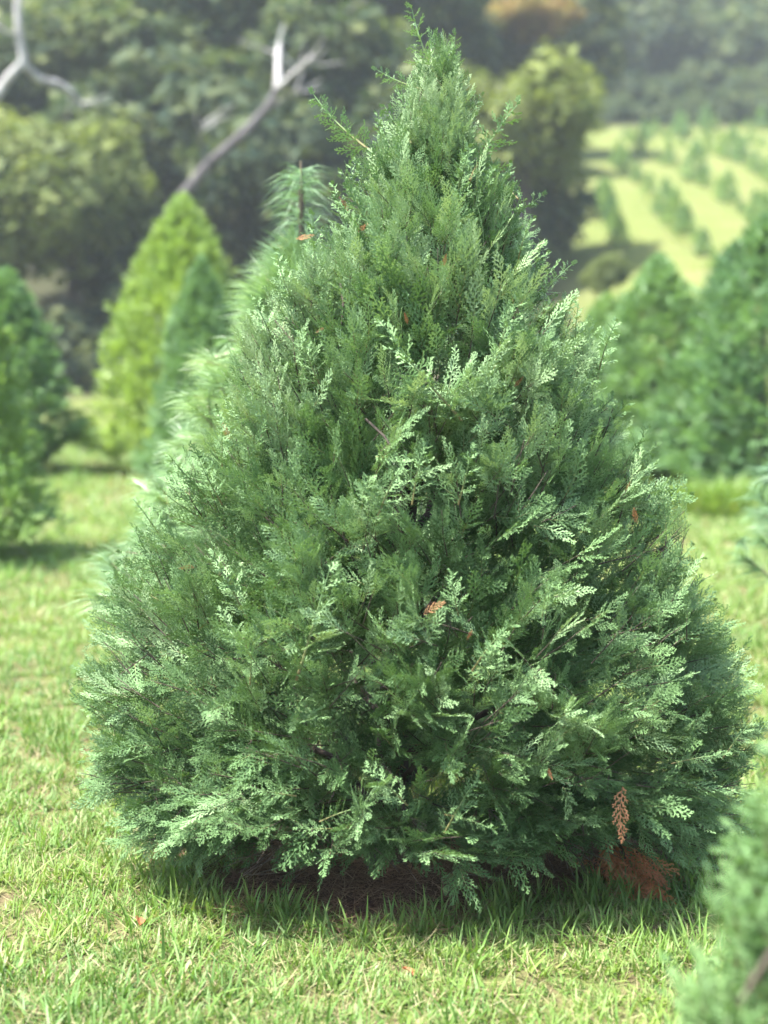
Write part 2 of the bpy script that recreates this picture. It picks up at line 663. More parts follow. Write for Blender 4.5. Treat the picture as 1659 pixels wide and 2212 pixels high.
def build_grass():
    protos = [grass_tuft() for _ in range(8)] + [grass_tuft(9, 12, 0.045, 0.0035) for _ in range(2)] + [grass_tuft(9, 3, 0.075, 0.0065) for _ in range(3)]
    protos += [grass_tuft(7, 2, 0.045, 0.010, 0.03, 0.5, 1.2) for _ in range(2)]
    X, Y, SC = [], [], []
    for y0, y1, dens, mg, sc in ((3.0, 5.0, 1000, 0.7, 1.0), (5.0, 8.0, 520, 0.8, 1.15), (8.0, 13.0, 190, 1.0, 1.55), (13.0, 24.0, 70, 2.5, 2.1)):
        x, y = pts_in_view(y0, y1, dens, mg)
        X.append(x)
        Y.append(y)
        SC.append(np.full(len(x), sc))
    X, Y, SC = np.concatenate(X), np.concatenate(Y), np.concatenate(SC)
    q = in_mulch(X, Y)
    bare = noise2(X, Y, 2.2, 3.1)
    keep = (q > 1.0 + 0.22 * noise2(X, Y, 7, 1.0)) & (RNG.random(len(X)) < np.clip(1.05 + 1.1 * bare, 0.35, 1))
    X, Y, SC, q = X[keep], Y[keep], SC[keep], q[keep]
    n = len(X)
    pn = noise2(X, Y, 1.1, 9.0)
    pf = noise2(X, Y, 5.0, 4.0)
    tint = np.clip(0.55 + 0.45 * pn + 0.3 * pf + RNG.normal(0, 0.16, n), 0, 1)
    scl = SC * RNG.uniform(0.7, 1.25, n) * (0.95 + 0.35 * pf)
    scl *= np.where((q < 1.5), 0.85, 1.0)
    rot = np.stack([RNG.normal(0, 0.12, n), RNG.normal(0, 0.12, n), RNG.uniform(0, 6.283, n)], 1)
    var = RNG.integers(0, len(protos), n)
    P = np.stack([X, Y, ground_z(X, Y) - 0.002], 1)
    o = scatter('grass', protos, M_GRASS, P, rot, scl, var, tint)
    o['kind'] = 'stuff'
    o['label'] = 'mown green lawn grass mixed with dry straw blades'

    # taller wispy grass with bent stalks along the edge of the mulch
    tp = [grass_tuft(11, 5, 0.13, 0.0026, 0.04, 0.05, 0.7) for _ in range(5)] + [grass_tuft(6, 2, 0.12, 0.008, 0.04, 0.2, 0.9) for _ in range(2)]
    n = 480
    th = np.concatenate([RNG.uniform(math.pi, 2 * math.pi, n), RNG.uniform(0, 6.283, 130)])
    n = len(th)
    rr = mulch_r(th) * (1.06 + np.abs(RNG.normal(0, 0.16, n)))
    X, Y = MUL_C[0] + 1.12 * rr * np.cos(th), MUL_C[1] + 0.62 * rr * np.sin(th)
    P = np.stack([X, Y, np.full(n, -0.002)], 1)
    rot = np.stack([RNG.normal(0, 0.15, n), RNG.normal(0, 0.15, n), RNG.uniform(0, 6.283, n)], 1)
    o = scatter('tall_grass', tp, M_GRASS, P, rot, RNG.uniform(0.4, 0.85, n), np.where(RNG.random(n) < 0.1, 5, 0) + RNG.integers(0, 2, n), np.clip(RNG.normal(0.45, 0.25, n), 0, 1))
    o['kind'] = 'stuff'
    o['label'] = 'longer wispy grass stalks along the mulch edge'

    # dry needles and straw on the mulch
    tp = []
    for _ in range(5):
        mb = MB()
        for i in range(16):
            a = random.random() * 6.283
            r = 0.06 * math.sqrt(random.random())
            blade(mb, (r * math.cos(a), r * math.sin(a), random.uniform(0.002, 0.02)), random.random() * 6.28, random.uniform(0.03, 0.09), 0.0026, random.uniform(1.25, 1.7), random.uniform(-0.3, 0.3), random.random(), 0, 2)
        tp.append(mb.arrays())
    n = 1300
    th = RNG.uniform(0, 6.283, n)
    rr = mulch_r(th) * np.sqrt(RNG.random(n)) * 1.15
    X, Y = MUL_C[0] + 1.12 * rr * np.cos(th), MUL_C[1] + 0.62 * rr * np.sin(th)
    Zp = np.maximum(0.0, 0.004 + 0.022 * (1 - (rr / mulch_r(th)) ** 2))
    rot = np.stack([RNG.normal(0, 0.1, n), RNG.normal(0, 0.1, n), RNG.uniform(0, 6.283, n)], 1)
    o = scatter('pine_straw_litter', tp, M_STRAW, np.stack([X, Y, Zp], 1), rot, RNG.uniform(0.7, 1.3, n), RNG.integers(0, 5, n), RNG.random(n))
    o['kind'] = 'stuff'
    o['label'] = 'dry reddish needles and straw lying on the mulch'


build_grass()


def build_dead_leaves():
    mb = MB()
    rows_ = []
    for i in range(7):
        t = i / 6
        wdt = 0.017 * math.sin(math.pi * min(0.97, t * 0.93 + 0.04)) ** 0.8
        z = 0.010 * math.sin(t * 2.6)
        rows_.append([mb.vert((0.055 * (t - 0.5), -wdt, z + 0.007), 0.2), mb.vert((0.055 * (t - 0.5), 0, z), 0.0), mb.vert((0.055 * (t - 0.5), wdt, z + 0.009), 0.3)])
    for a, b in zip(rows_, rows_[1:]):
        for k in (0, 1):
            mb.tri(a[k], b[k], b[k + 1])
            mb.tri(a[k], b[k + 1], a[k + 1])
    V, F, A, B = mb.arrays()
    me = np_mesh('dead_leaf', V, F, M_DEAD, attrs={'tip': ('FLOAT', A), 'wood': ('FLOAT', B)})
    where = ['near the picture corner', 'before the shaded corner of the cypress', 'in front of the mulch', 'in the middle of the near lawn', 'under the juniper side of the lawn', 'beside the mulch edge']
    for k, (px, py) in enumerate(((345, 2068), (300, 2010), (880, 2120))):
        p = ground_hit(px, py)
        o = link('dead_leaf', me)
        o.location = (p.x, p.y, p.z + 0.02)
        o.rotation_euler = (random.gauss(0, 0.4), random.gauss(0, 0.4), random.random() * 6.28)
        o.scale = (random.uniform(0.5, 0.85),) * 3
        o['tint'] = 0.15 * random.random()
        o['label'] = 'curled brown dead leaf in the grass ' + where[k]
        o['category'] = 'leaf'
        o['group'] = 'dead leaves on the lawn'


build_dead_leaves()


# ------------------------------------------------------------------ cypress sprays
def ribbon(mb, p, d, n, l, w, t0, t1, wood=0.0, roll=0.35):
    """a flattened tapered cord of scale leaves: 3 triangles"""
    r = random.gauss(0, roll)
    s = d.cross(n).normalized()
    s = (s * math.cos(r) + n * math.sin(r))
    e = p + d * l
    m = p + d * (l * 0.72)
    a = mb.vert(p - s * w * 0.4, t0, wood)
    b = mb.vert(p + s * w * 0.4, t0, wood)
    c = mb.vert(m + s * w * 0.5, t1 * 0.7 + t0 * 0.3, wood)
    f = mb.vert(e, t1, wood)
    g = mb.vert(m - s * w * 0.5, t1 * 0.7 + t0 * 0.3, wood)
    mb.tri(a, b, c)
    mb.tri(a, c, g)
    mb.tri(g, c, f)
    return e


def make_spray(L=0.18, wfac=0.42, droop=0.25, step=0.0115, sub=0.0074, wid=0.0038, bend=0.2):
    mb = MB()
    Z = Vector((0, 0, 1))
    ns = max(6, int(L / step))
    pos = Vector((0, 0, 0))
    yaw = random.uniform(-bend, bend) * 0.3
    pitch = 0.12
    side = random.choice((-1, 1))
    for i in range(ns):
        t = i / ns
        d = Vector((math.cos(pitch) * math.cos(yaw), math.cos(pitch) * math.sin(yaw), math.sin(pitch)))
        nrm = Vector((-math.sin(pitch) * math.cos(yaw), -math.sin(pitch) * math.sin(yaw), math.cos(pitch)))
        e = ribbon(mb, pos, d, nrm, L / ns * 1.1, 0.0042 * (1 - 0.45 * t), t * 0.6, t * 0.6 + 0.1, max(0.0, 0.75 - 1.5 * t), 0.2)
        shape = min(1.0, (t + 0.10) / 0.32) * (1.0 - t) ** 0.75
        bl = L * wfac * shape * random.uniform(0.75, 1.2) + 0.006
        side = -side
        if random.random() < 0.95:
            ang = yaw + side * (0.80 - 0.22 * t + random.gauss(0, 0.08))
            bp = pos.copy()
            bz = pitch + random.gauss(0.04, 0.09)
            nst = max(2, int(bl / sub))
            ss = random.choice((-1, 1))
            for k in range(nst):
                u = k / nst
                a2 = ang - side * 0.38 * u
                b2 = bz - 0.45 * u * droop
                bd = Vector((math.cos(b2) * math.cos(a2), math.cos(b2) * math.sin(a2), math.sin(b2)))
                be = ribbon(mb, bp, bd, nrm, bl / nst * 1.25, wid * (1.15 - 0.2 * u), 0.25 * u + 0.2 * t, 0.25 * u + 0.25 + 0.2 * t)
                ss = -ss
                sl_ = min(0.013, (bl * (1 - u)) * 0.36 + 0.0045) * random.uniform(0.75, 1.2)
                a3 = a2 + ss * (0.62 + random.gauss(0, 0.10))
                b3 = b2 + random.gauss(0, 0.15)
                sd_ = Vector((math.cos(b3) * math.cos(a3), math.cos(b3) * math.sin(a3), math.sin(b3)))
                ribbon(mb, bp + bd * (bl / nst * 0.4), sd_, nrm, sl_, wid, 0.2 + 0.3 * u, 0.55 + 0.4 * u)
                bp = bp + bd * (bl / nst)
        pos = pos + d * (L / ns)
        yaw += random.gauss(0, 0.05) + bend * 0.1
        pitch -= droop * 1.1 / ns + random.gauss(0, 0.02)
    return mb.arrays()


def make_leader(L=0.34):
    """a long strong shoot with short sprays all round it"""
    mb = MB()
    Vs = []
    pts = []
    for i in range(9):
        t = i / 8
        pts.append(Vector((L * t, 0.05 * L * math.sin(t * 2.2), 0.10 * L * t * t)))
    tube(mb, pts, [0.0042 * (1 - 0.75 * i / 8) for i in range(9)], 5, 0.4)
    for k in range(len(mb.B)):
        mb.B[k] = max(0.0, 0.9 - 1.25 * mb.B[k])
    V0, F0, A0, B0 = mb.arrays()
    Vs, Fs, As, Bs, off = [V0], [F0], [A0], [B0], len(V0)
    ns = int(L / 0.017)
    for i in range(ns):
        t = (i + 0.8) / (ns + 0.5)
        p = np.array([L * t, 0.05 * L * math.sin(t * 2.2), 0.10 * L * t * t])
        l = (0.085 * (1 - t) ** 0.8 + 0.022) * random.uniform(0.8, 1.2)
        V, F, A, B = make_spray(l, 0.34, 0.1, 0.0100, 0.0085, 0.0034, 0.15)
        al = 0.62 + 0.2 * (1 - t)
        ph = i * 2.4 + random.gauss(0, 0.3)
        d = np.array([math.cos(al), math.sin(al) * math.cos(ph), math.sin(al) * math.sin(ph)])
        n = np.array([-math.sin(al), math.cos(al) * math.cos(ph), math.cos(al) * math.sin(ph)])
        y = np.cross(n, d)
        Vs.append(V @ np.stack([d, y, n]) + p)
        Fs.append(F + off)
        As.append(np.clip(A + 0.08, 0, 1))
        Bs.append(B * 0.3)
        off += len(V)
    return np.concatenate(Vs), np.concatenate(Fs), np.concatenate(As), np.concatenate(Bs)


SPRAYS = ([make_spray(random.uniform(0.18, 0.23), random.uniform(0.32, 0.40), random.uniform(0.05, 0.35)) for _ in range(9)]
          + [make_spray(random.uniform(0.21, 0.25), 0.28, 0.1, 0.0115) for _ in range(3)])
LEADERS = [make_leader(random.uniform(0.27, 0.36)) for _ in range(4)]


def leaf_mesh(name, proto, mat):
    V, F, A, B = proto
    return np_mesh(name, V, F, mat, attrs={'tip': ('FLOAT', A), 'wood': ('FLOAT', B)})


# ------------------------------------------------------------------ the big cypress
PROF = np.array([  # picture row, left edge, right edge (1659 x 2212)
    (62, 915, 932), (100, 912, 985), (170, 892, 1012), (240, 852, 1030), (300, 800, 1036), (350, 768, 1058), (400, 738, 1105), (450, 712, 1142),
    (520, 668, 1158), (580, 625, 1182), (650, 570, 1238), (700, 540, 1266), (800, 500, 1300), (900, 448, 1362), (1000, 372, 1428), (1100, 318, 1478),
    (1200, 268, 1510), (1300, 220, 1555), (1400, 190, 1598), (1500, 192, 1626), (1600, 196, 1640), (1700, 205, 1625), (1760, 255, 1585), (1800, 325, 1500), (1850, 375, 1310), (1880, 700, 1000)], float)
TY = BASE.y
_z = np.array([at(830, r[0], TY).z for r in PROF])
_xl = np.array([at(r[1], r[0], TY).x for r in PROF])
_xr = np.array([at(r[2], r[0], TY).x for r in PROF])
_z, _xl, _xr = _z[::-1], _xl[::-1], _xr[::-1]
ZMIN, ZTOP = 0.10, float(_z[-1])


def prof(z):
    l, r = np.interp(z, _z, _xl), np.interp(z, _z, _xr)
    zz = (z - ZMIN) / (ZTOP - ZMIN)
    c = BASE.x + (at(955, 300, TY).x - BASE.x) * np.clip(zz, 0, 1)
    m = 0.5 * (r - l)
    tr = 0.034 * np.clip(1.2 - zz * 0.6, 0.35, 1)
    return c, np.maximum(c - l - tr, 0.012), np.maximum(r - c - tr, 0.012), m * (0.62 + 0.2 * zz), m * 0.85


def env_point(th, z, f=1.0):
    c, rl, rr, rf, rb = prof(z)
    ct, st = np.cos(th), np.sin(th)
    rx = np.where(ct < 0, rl, rr)
    ry = np.where(st < 0, rf, rb)
    return np.stack([c + rx * ct * f, TY + ry * st * f, z + 0 * th], -1)


def nz3(P, s, o):
    return np.array([noise.noise(Vector((p[0] * s + o, p[1] * s, p[2] * s - o))) for p in P])


def shoots(n, f0, f1, lump, gap):
    """tips of shoots over the surface of the crown"""
    zs = np.linspace(ZMIN, ZTOP - 0.02, 400)
    _, rl, rr, rf, rb = prof(zs)
    wgt = (rl + rr + rf + rb) ** 0.92 + 0.05
    z = np.interp(RNG.random(n), np.cumsum(wgt) / wgt.sum(), zs)
    th = RNG.uniform(0, 6.283, n)
    # more of the effort on the half that faces the camera
    flip = (np.sin(th) > 0.25) & (RNG.random(n) < 0.45)
    th = np.where(flip, -th, th)
    f = RNG.uniform(f0, f1, n)
    P = env_point(th, z, f)
    q = nz3(P, 4.2, 2.0) + 0.5 * nz3(P, 9.0, 5.0)
    f = f * (1 + lump * q)
    P = env_point(th, z, f)
    keep = (q > gap) | (RNG.random(n) < 0.25)
    # the deep hollow below the overhanging upper branches
    u, v, dep = project(P)
    hol = (((u - 985) / 135) ** 2 + ((v - 690) / 95) ** 2 < 1) & (P[:, 1] < TY - 0.10)
    keep &= ~(hol & (f > 0.80))
    return P[keep], th[keep], f[keep], q[keep]


SP = dict(P=[], d=[], n=[], s=[], t=[], out=[])
TW = MB()


def grow(P, th, f, q, smin, smax, outer, dark=0.0):
    for p, a, ff, qq in zip(P, th, f, q):
        zr = (p[2] - ZMIN) / (ZTOP - ZMIN)
        ph = np.interp(zr, [0.0, 0.08, 0.2, 0.35, 0.6, 0.85, 1.0], [-20, -2, 26, 44, 56, 66, 78]) + random.gauss(0, 13)
        az = a + random.gauss(0, 0.5)
        if zr > 0.35:
            az += 0.0
        ph = R(ph)
        o = Vector((math.cos(az), math.sin(az), 0))
        d = (o * math.cos(ph) + Vector((0, 0, math.sin(ph)))).normalized()
        Ls = random.uniform(0.13, 0.26) * (0.62 if zr > 0.82 else 1.0)
        n0 = (o * 0.8 + Vector((0, 0, 0.5)) + Vector((random.gauss(0, 0.35), random.gauss(0, 0.35) - 0.25, random.gauss(0, 0.3))))
        n0 = (n0 - d * n0.dot(d)).normalized()
        side = d.cross(n0)
        tip = Vector(p)
        droop = random.uniform(0.05, 0.16) * Ls

        def axis(s):
            return tip - d * Ls * (1 - s) - n0 * droop * (1 - s) ** 2
        tint_s = 0.46 + 0.30 * qq + random.gauss(0, 0.19) - dark + 0.75 * (zr - 0.48)  # paler upward, darker low down: brighter light on the top painted into the tint
        k = random.randint(7, 10)
        szr = float(np.interp(zr, [0.7, 0.9, 1.0], [1.0, 0.72, 0.5]))
        sg = random.choice((-1, 1))
        for i in range(k):
            s = 0.05 + 0.92 * i / k
            sg = -sg
            al = random.uniform(0.55, 0.95) * (1 - 0.35 * s)
            dd = d * math.cos(al) + side * sg * math.sin(al) + n0 * random.gauss(0, 0.16)
            nn = n0 + side * random.gauss(0, 0.38) + d * random.gauss(0, 0.2)
            sc = random.uniform(smin, smax) * (1 - 0.25 * s) * szr
            SP['P'].append(axis(s))
            SP['d'].append(dd)
            SP['n'].append(nn)
            SP['s'].append(sc)
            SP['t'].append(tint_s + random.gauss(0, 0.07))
            SP['out'].append(outer)
        SP['P'].append(axis(0.9))
        SP['d'].append(d + n0 * random.gauss(0, 0.1))
        SP['n'].append(n0 + side * random.gauss(0, 0.4))
        SP['s'].append(random.uniform(smin, smax) * szr)
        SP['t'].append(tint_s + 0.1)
        SP['out'].append(outer)
        c = prof(np.array(p[2]))[0]
        b0 = axis(0)
        b1 = Vector((float(c) * 0.35 + b0.x * 0.65, TY * 0.35 + b0.y * 0.65, max(0.08, b0.z - 0.10)))
        tube(TW, [axis(0.3), axis(0.65), axis(1.0)], [0.0019, 0.0015, 0.0008], 4)


def build_cypress():
    root = thing('cypress_tree', 'large broad bluish green cypress in sharp focus standing on brown mulch', 'tree', (BASE.x, BASE.y, 0))
    inv = Matrix.Translation(-Vector(root.location))
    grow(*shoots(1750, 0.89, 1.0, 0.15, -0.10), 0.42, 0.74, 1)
    grow(*shoots(420, 0.60, 0.80, 0.06, -0.35), 0.6, 1.0, 0, 0.2)  # inner layers: the shade of the gaps put into a darker tint
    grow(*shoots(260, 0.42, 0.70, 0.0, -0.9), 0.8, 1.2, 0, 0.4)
    # drooping sprays along the ragged hem
    n = 130
    th = RNG.uniform(0, 6.283, n)
    z = RNG.uniform(0.10, 0.32, n)
    P = env_point(th, np.maximum(z, 0.2), RNG.uniform(0.55, 0.98, n))
    P[:, 2] = z + 0.04
    grow(P, th, np.ones(n), np.zeros(n), 0.6, 1.0, 1, 0.1)
    # the leader at the very top
    top = at(935, 150, TY)
    for k in range(26):
        t = random.random()
        p = at(925 + 40 * t, 75 + 260 * t, TY) + Vector((random.gauss(0, 0.02 + 0.03 * t), random.gauss(0, 0.03), 0))
        SP['P'].append(p - Vector((0, 0, 0.08)))
        a = random.random() * 6.28
        SP['d'].append(Vector((math.cos(a) * 0.45, math.sin(a) * 0.45, 0.9)))
        SP['n'].append(Vector((math.cos(a), math.sin(a) - 0.4, -0.3)))
        SP['s'].append(random.uniform(0.3, 0.6))
        SP['t'].append(random.gauss(0.55, 0.15))
        SP['out'].append(1)
    P = np.array([tuple(v) for v in SP['P']])
    d = unit([tuple(v) for v in SP['d']])
    nn = unit([tuple(v) for v in SP['n']])
    s = np.array(SP['s'])
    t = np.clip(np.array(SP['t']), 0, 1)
    out = np.array(SP['out'])
    front = np.clip((TY - P[:, 1]) / 0.5, 0, 1)
    hem = 0.09 + 0.115 * front + 0.10 * nz3(P * [1, 1, 0], 4.5, 8.0)
    hem += (0.07 * np.exp(-((P[:, 0] - BASE.x) / 0.09) ** 2) + 0.07 * np.exp(-((P[:, 0] - BASE.x + 0.36) / 0.12) ** 2) + 0.06 * np.exp(-((P[:, 0] - BASE.x - 0.42) / 0.10) ** 2)) * front
    ok = (P[:, 2] > hem) & (P[:, 2] + d[:, 2] * 0.19 * s > hem - 0.07) & (P[:, 2] + d[:, 2] * 0.2 * s > 0.03)
    # keep the sprays inside the tree's own outline
    tipz = np.clip(P[:, 2] + d[:, 2] * 0.17 * s, 0.1, ZTOP - 0.01)
    tip = P + d * (0.18 * s)[:, None]
    c, rl, rr, rf, rb = prof(tipz)
    over = np.where(tip[:, 0] < c, (c - tip[:, 0]) / rl, (tip[:, 0] - c) / rr)
    ok &= (over < 1.0 + 0.022 / np.maximum(0.05, np.where(tip[:, 0] < c, rl, rr)) + np.abs(RNG.normal(0, 0.025, len(P)))) & (tip[:, 2] < ZTOP + 0.0)
    # small dark gaps between the sprays, more of them low down
    mid = P + d * (0.10 * s)[:, None]
    mz = np.clip(mid[:, 2], ZMIN, ZTOP - 0.01)
    c, rl, rr, rf, rb = prof(mz)
    ex = (mid[:, 0] - c) / np.where(mid[:, 0] < c, rl, rr)
    ey = (mid[:, 1] - TY) / np.where(mid[:, 1] < TY, rf, rb)
    E = env_point(np.arctan2(ey, ex), mz, 1.0)
    hole = nz3(E, 8.5, 3.3) + 0.35 * nz3(E, 19.0, 6.1)
    lim = np.interp(mid[:, 2] / ZTOP, [0.05, 0.3, 0.55, 0.75, 1.0], [-0.08, 0.0, -0.08, -0.26, -0.6])
    ok &= ~((hole < lim) & (np.hypot(ex, ey) > 0.5) & (RNG.random(len(P)) < 0.88))
    P, d, nn, s, t, out = P[ok], d[ok], nn[ok], s[ok], t[ok], out[ok]
    rot = euler_from(d, nn)
    var = RNG.integers(0, len(SPRAYS), len(P))
    # the three hundred sprays that show largest become objects of their own
    mid = P + d * (0.09 * s)[:, None]
    u, v, dep = project(mid)
    cell = {}
    cs = 62.0
    facing = np.abs(nn[:, 1]) * 0.12 * s
    key = dep - facing
    for i in np.argsort(key):
        if 0 < u[i] < 1659 and 0 < v[i] < 2000 and out[i]:
            cell.setdefault((int(u[i] // cs), int(v[i] // cs)), i)
    pick = sorted(cell.values(), key=lambda i: -s[i] * (0.4 + abs(nn[i, 1])))[:270]
    rest = np.ones(len(P), bool)
    rest[pick] = False
    P0 = P - np.array(root.location)
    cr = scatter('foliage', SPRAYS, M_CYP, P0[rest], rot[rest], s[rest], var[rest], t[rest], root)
    cr['kind'] = 'stuff'
    meshes = [leaf_mesh('spray', p, M_CYP) for p in SPRAYS]
    for i in pick:
        o = link('spray', meshes[var[i]], root)
        o.location = P0[i]
        o.rotation_euler = rot[i]
        o.scale = (s[i],) * 3
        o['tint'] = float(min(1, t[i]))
    # twigs in one part
    V, F, A, B = TW.arrays()
    o = link('twigs', np_mesh('twigs', V - np.array(root.location), F, M_BARK, smooth_faces=True), root)
    o['kind'] = 'stuff'
    # trunk and boughs
    tp = [(0, 0, -0.05), (0.004, 0, 0.02), (0.0, 0.01, 0.25), (0.02, 0.01, 0.8), (0.06, 0, 1.4), (0.11, 0, 1.95), (0.125, 0, 2.25)]
    link('trunk', tube_mesh('trunk', tp, [0.085, 0.066, 0.052, 0.042, 0.03, 0.016, 0.006], M_BARK, 10), root)
    for k in range(26):
        z = 0.1 + 1.55 * (k / 26) ** 1.1
        th = k * 2.4 + random.gauss(0, 0.3)
        e = env_point(np.array(th), np.array(min(z + 0.25, 2.1)), 0.58) - np.array(root.location)
        b = Vector((0.005 + 0.055 * z, 0, z))
        pts = wavy(b, Vector(e), 6, 0.14)
        r0 = 0.019 * (1 - 0.3 * z)
        link('bough', tube_mesh('bough', pts, [r0 * (1 - 0.12 * i) for i in range(7)], M_BARK, 6), root)
    # the stub of a second stem leaning beside the trunk
    link('leaning_stem', tube_mesh('leaning_stem', [(-0.075, -0.05, -0.02), (-0.03, -0.03, 0.13), (0.0, 0.0, 0.32)], [0.017, 0.014, 0.012], M_BARKG, 7), root)
    # bare dark twigs that show near the top
    for q in ([(958, 168), (966, 215), (985, 262), (975, 318)], [(735, 612), (742, 652), (738, 700)], [(830, 495), (855, 512), (880, 540)], [(790, 905), (830, 942), (850, 975)]):
        pts = []
        for i, (px, py) in enumerate(q):
            Y = front_y(px, py)
            pts.append(at(px, py, Y + 0.03) - Vector(root.location))
        link('bare_twig', tube_mesh('bare_twig', pts, [0.004] * (len(pts) - 1) + [0.002], M_BARKD, 5), root)
    # dead leafless twigs hanging under the lowest boughs
    dtw = []
    for k in range(3):
        mb = MB()
        L = 0.26
        m_ = wavy((0, 0, 0), (L, 0, -0.05), 6, 0.12)
        tube(mb, m_, [0.0045 - 0.0005 * i for i in range(7)], 4)
        for j in range(15):
            t = random.uniform(0.15, 1.0)
            q = m_[min(5, int(t * 6))]
            e = q + Vector((random.uniform(0.02, 0.07), random.gauss(0, 0.035), -random.uniform(0.02, 0.10)))
            tube(mb, [q, q.lerp(e, 0.5) + Vector((0.008, 0, 0.006)), e], [0.0022, 0.0016, 0.001], 3)
        V, F, A, B = mb.arrays()
        dtw.append(np_mesh('bare_twig', V, F, M_BARKD))
    for k in range(9):
        px = random.choice((random.uniform(430, 760), random.uniform(430, 760), random.uniform(1020, 1420)))
        a = random.uniform(math.pi * 1.05, math.pi * 1.95)
        z = random.uniform(0.22, 0.38)
        e = env_point(np.array(a), np.array(0.3), random.uniform(0.3, 0.6))
        o = link('bare_twig', dtw[k % 3], root)
        o.location = (e[0] - root.location.x, e[1] - root.location.y, z)
        o.rotation_euler = (random.gauss(0, 0.3), random.uniform(0.0, 0.25), a + random.gauss(0, 0.5))
        o.scale = (random.uniform(0.7, 1.1),) * 3
    # strong leading shoots, tip and base read off the photograph
    lm = [leaf_mesh('leading_shoot', p, M_CYP) for p in LEADERS]
    lens = [0.315] * 4
    spots = [((903, 38), (952, 185)), ((988, 92), (975, 215)), ((828, 152), (920, 195)), ((698, 222), (800, 325)), ((1102, 256), (1015, 390)), ((1072, 362), (1120, 430)),
             ((1040, 215), (1000, 290)), ((845, 698), (998, 908)), ((1125, 656), (1066, 800)), ((1262, 668), (1240, 790)), ((885, 988), (815, 1120)), ((735, 1250), (640, 1470)), ((930, 965), (890, 1090)),
             ((1110, 1345), (1020, 1450)), ((560, 1380), (540, 1480)), ((488, 1315), (535, 1400)), ((440, 985), (480, 1090)), ((492, 920), (480, 1010)), ((1290, 1545), (1200, 1600)),
             ((810, 1650), (880, 1740)), ((1045, 1690), (960, 1800)), ((800, 1745), (690, 1775)), ((640, 1780), (720, 1790)), ((1065, 1790), (960, 1760)), ((540, 1690), (640, 1720)), ((660, 720), (690, 830)),
             ((1500, 1180), (1440, 1260)), ((1335, 700), (1290, 820)), ((310, 1080), (360, 1180)), ((600, 560), (640, 660)), ((1150, 470), (1120, 560)), ((735, 435), (790, 500)),
             ((850, 240), (890, 310)), ((1035, 980), (990, 1090)), ((560, 640), (600, 750)), ((1190, 1265), (1170, 1350)), ((985, 1235), (990, 1330)), ((1560, 1640), (1450, 1650)), ((1640, 1560), (1560, 1640))]
    for k, (a, b) in enumerate(spots):
        Yb = front_y(*b)
        pb_ = at(b[0], b[1], Yb + 0.02)
        pa = at(a[0], a[1], min(Yb - 0.02, front_y(*a)) if a[1] > 420 else TY + random.uniform(-0.05, 0.05))
        dd = np.array([tuple(pa - pb_)])
        L = float(np.linalg.norm(dd))
        nv = unit(np.array([[random.gauss(0, 0.5) if k > 6 else 0.1, -1.0, random.gauss(0, 0.4)]]))
        o = link('leading_shoot', lm[k % 4], root)
        o.location = pb_ - Vector(root.location)
        o.rotation_euler = euler_from(unit(dd), nv)[0]
        sc = L / lens[k % 4]
        o.scale = (sc, max(0.45, min(1, sc * 1.3)), max(0.45, min(1, sc * 1.3)))
        o['tint'] = random.uniform(0.22, 0.55)
    for k in range(75):
        zz = random.uniform(0.25, ZTOP - 0.25)
        th = random.choice((random.gauss(math.pi, 0.35), random.gauss(0, 0.35), random.uniform(math.pi, 2 * math.pi)))
        e = env_point(np.array(th), np.array(zz), 0.93)
        zr = zz / ZTOP
        el = R(float(np.interp(zr, [0, 0.15, 0.35, 0.6, 1], [-5, 20, 42, 58, 74])) + random.gauss(0, 12))
        az = th + random.gauss(0, 0.4)
        dd = np.array([[math.cos(az) * math.cos(el), math.sin(az) * math.cos(el), math.sin(el)]])
        o = link('leading_shoot', lm[k % 4], root)
        sc = random.uniform(0.35, 0.75)
        o.location = Vector(e) - Vector(root.location) - Vector(dd[0]) * 0.315 * sc * 0.55
        o.rotation_euler = euler_from(dd, unit(np.array([[random.gauss(0, 0.5), -1.0, random.gauss(0, 0.4)]])))[0]
        o.scale = (sc, max(0.5, sc * 1.2), max(0.5, sc * 1.2))
        o['tint'] = random.uniform(0.2, 0.55)
    # dead sprays caught in the crown
    dm = [leaf_mesh('dead_spray', SPRAYS[k], M_DEAD) for k in (0, 3, 5)]
    for (px, py, ang, sc, ti) in ((1345, 1700, -104, 0.78, 0.8), (1185, 1660, -80, 0.25, 0.5), (752, 455, 120, 0.4, 0.25), (768, 500, 20, 0.35, 0.5), (495, 950, 100, 0.45, 0.9), (915, 1325, 30, 0.5, 1.0),
                                 (420, 1225, 170, 0.35, 0.8), (880, 700, 95, 0.25, 0.6), (1350, 1060, 60, 0.25, 0.3), (1110, 835, 40, 0.3, 0.3), (1375, 1130, 100, 0.35, 0.4), (955, 575, 60, 0.3, 0.6),
                                 (700, 708, 200, 0.2, 1.0), (1020, 1360, 240, 0.22, 0.5), (640, 515, 0, 0.4, 0.8)):
        Y = front_y(px, py) - 0.02
        o = link('dead_spray', random.choice(dm), root)
        o.location = at(px, py, Y) - Vector(root.location)
        o['label'] = 'dry rust brown spray'
        dd = unit(np.array([[math.cos(R(ang)), -0.2, math.sin(R(ang))]]))
        o.rotation_euler = euler_from(dd, unit(np.array([[random.gauss(0, 0.3), -1.0, random.gauss(0, 0.3)]])))[0]
        o.scale = (sc * (0.95 if sc > 0.7 else 0.62),) * 3
        o['tint'] = ti
    return root


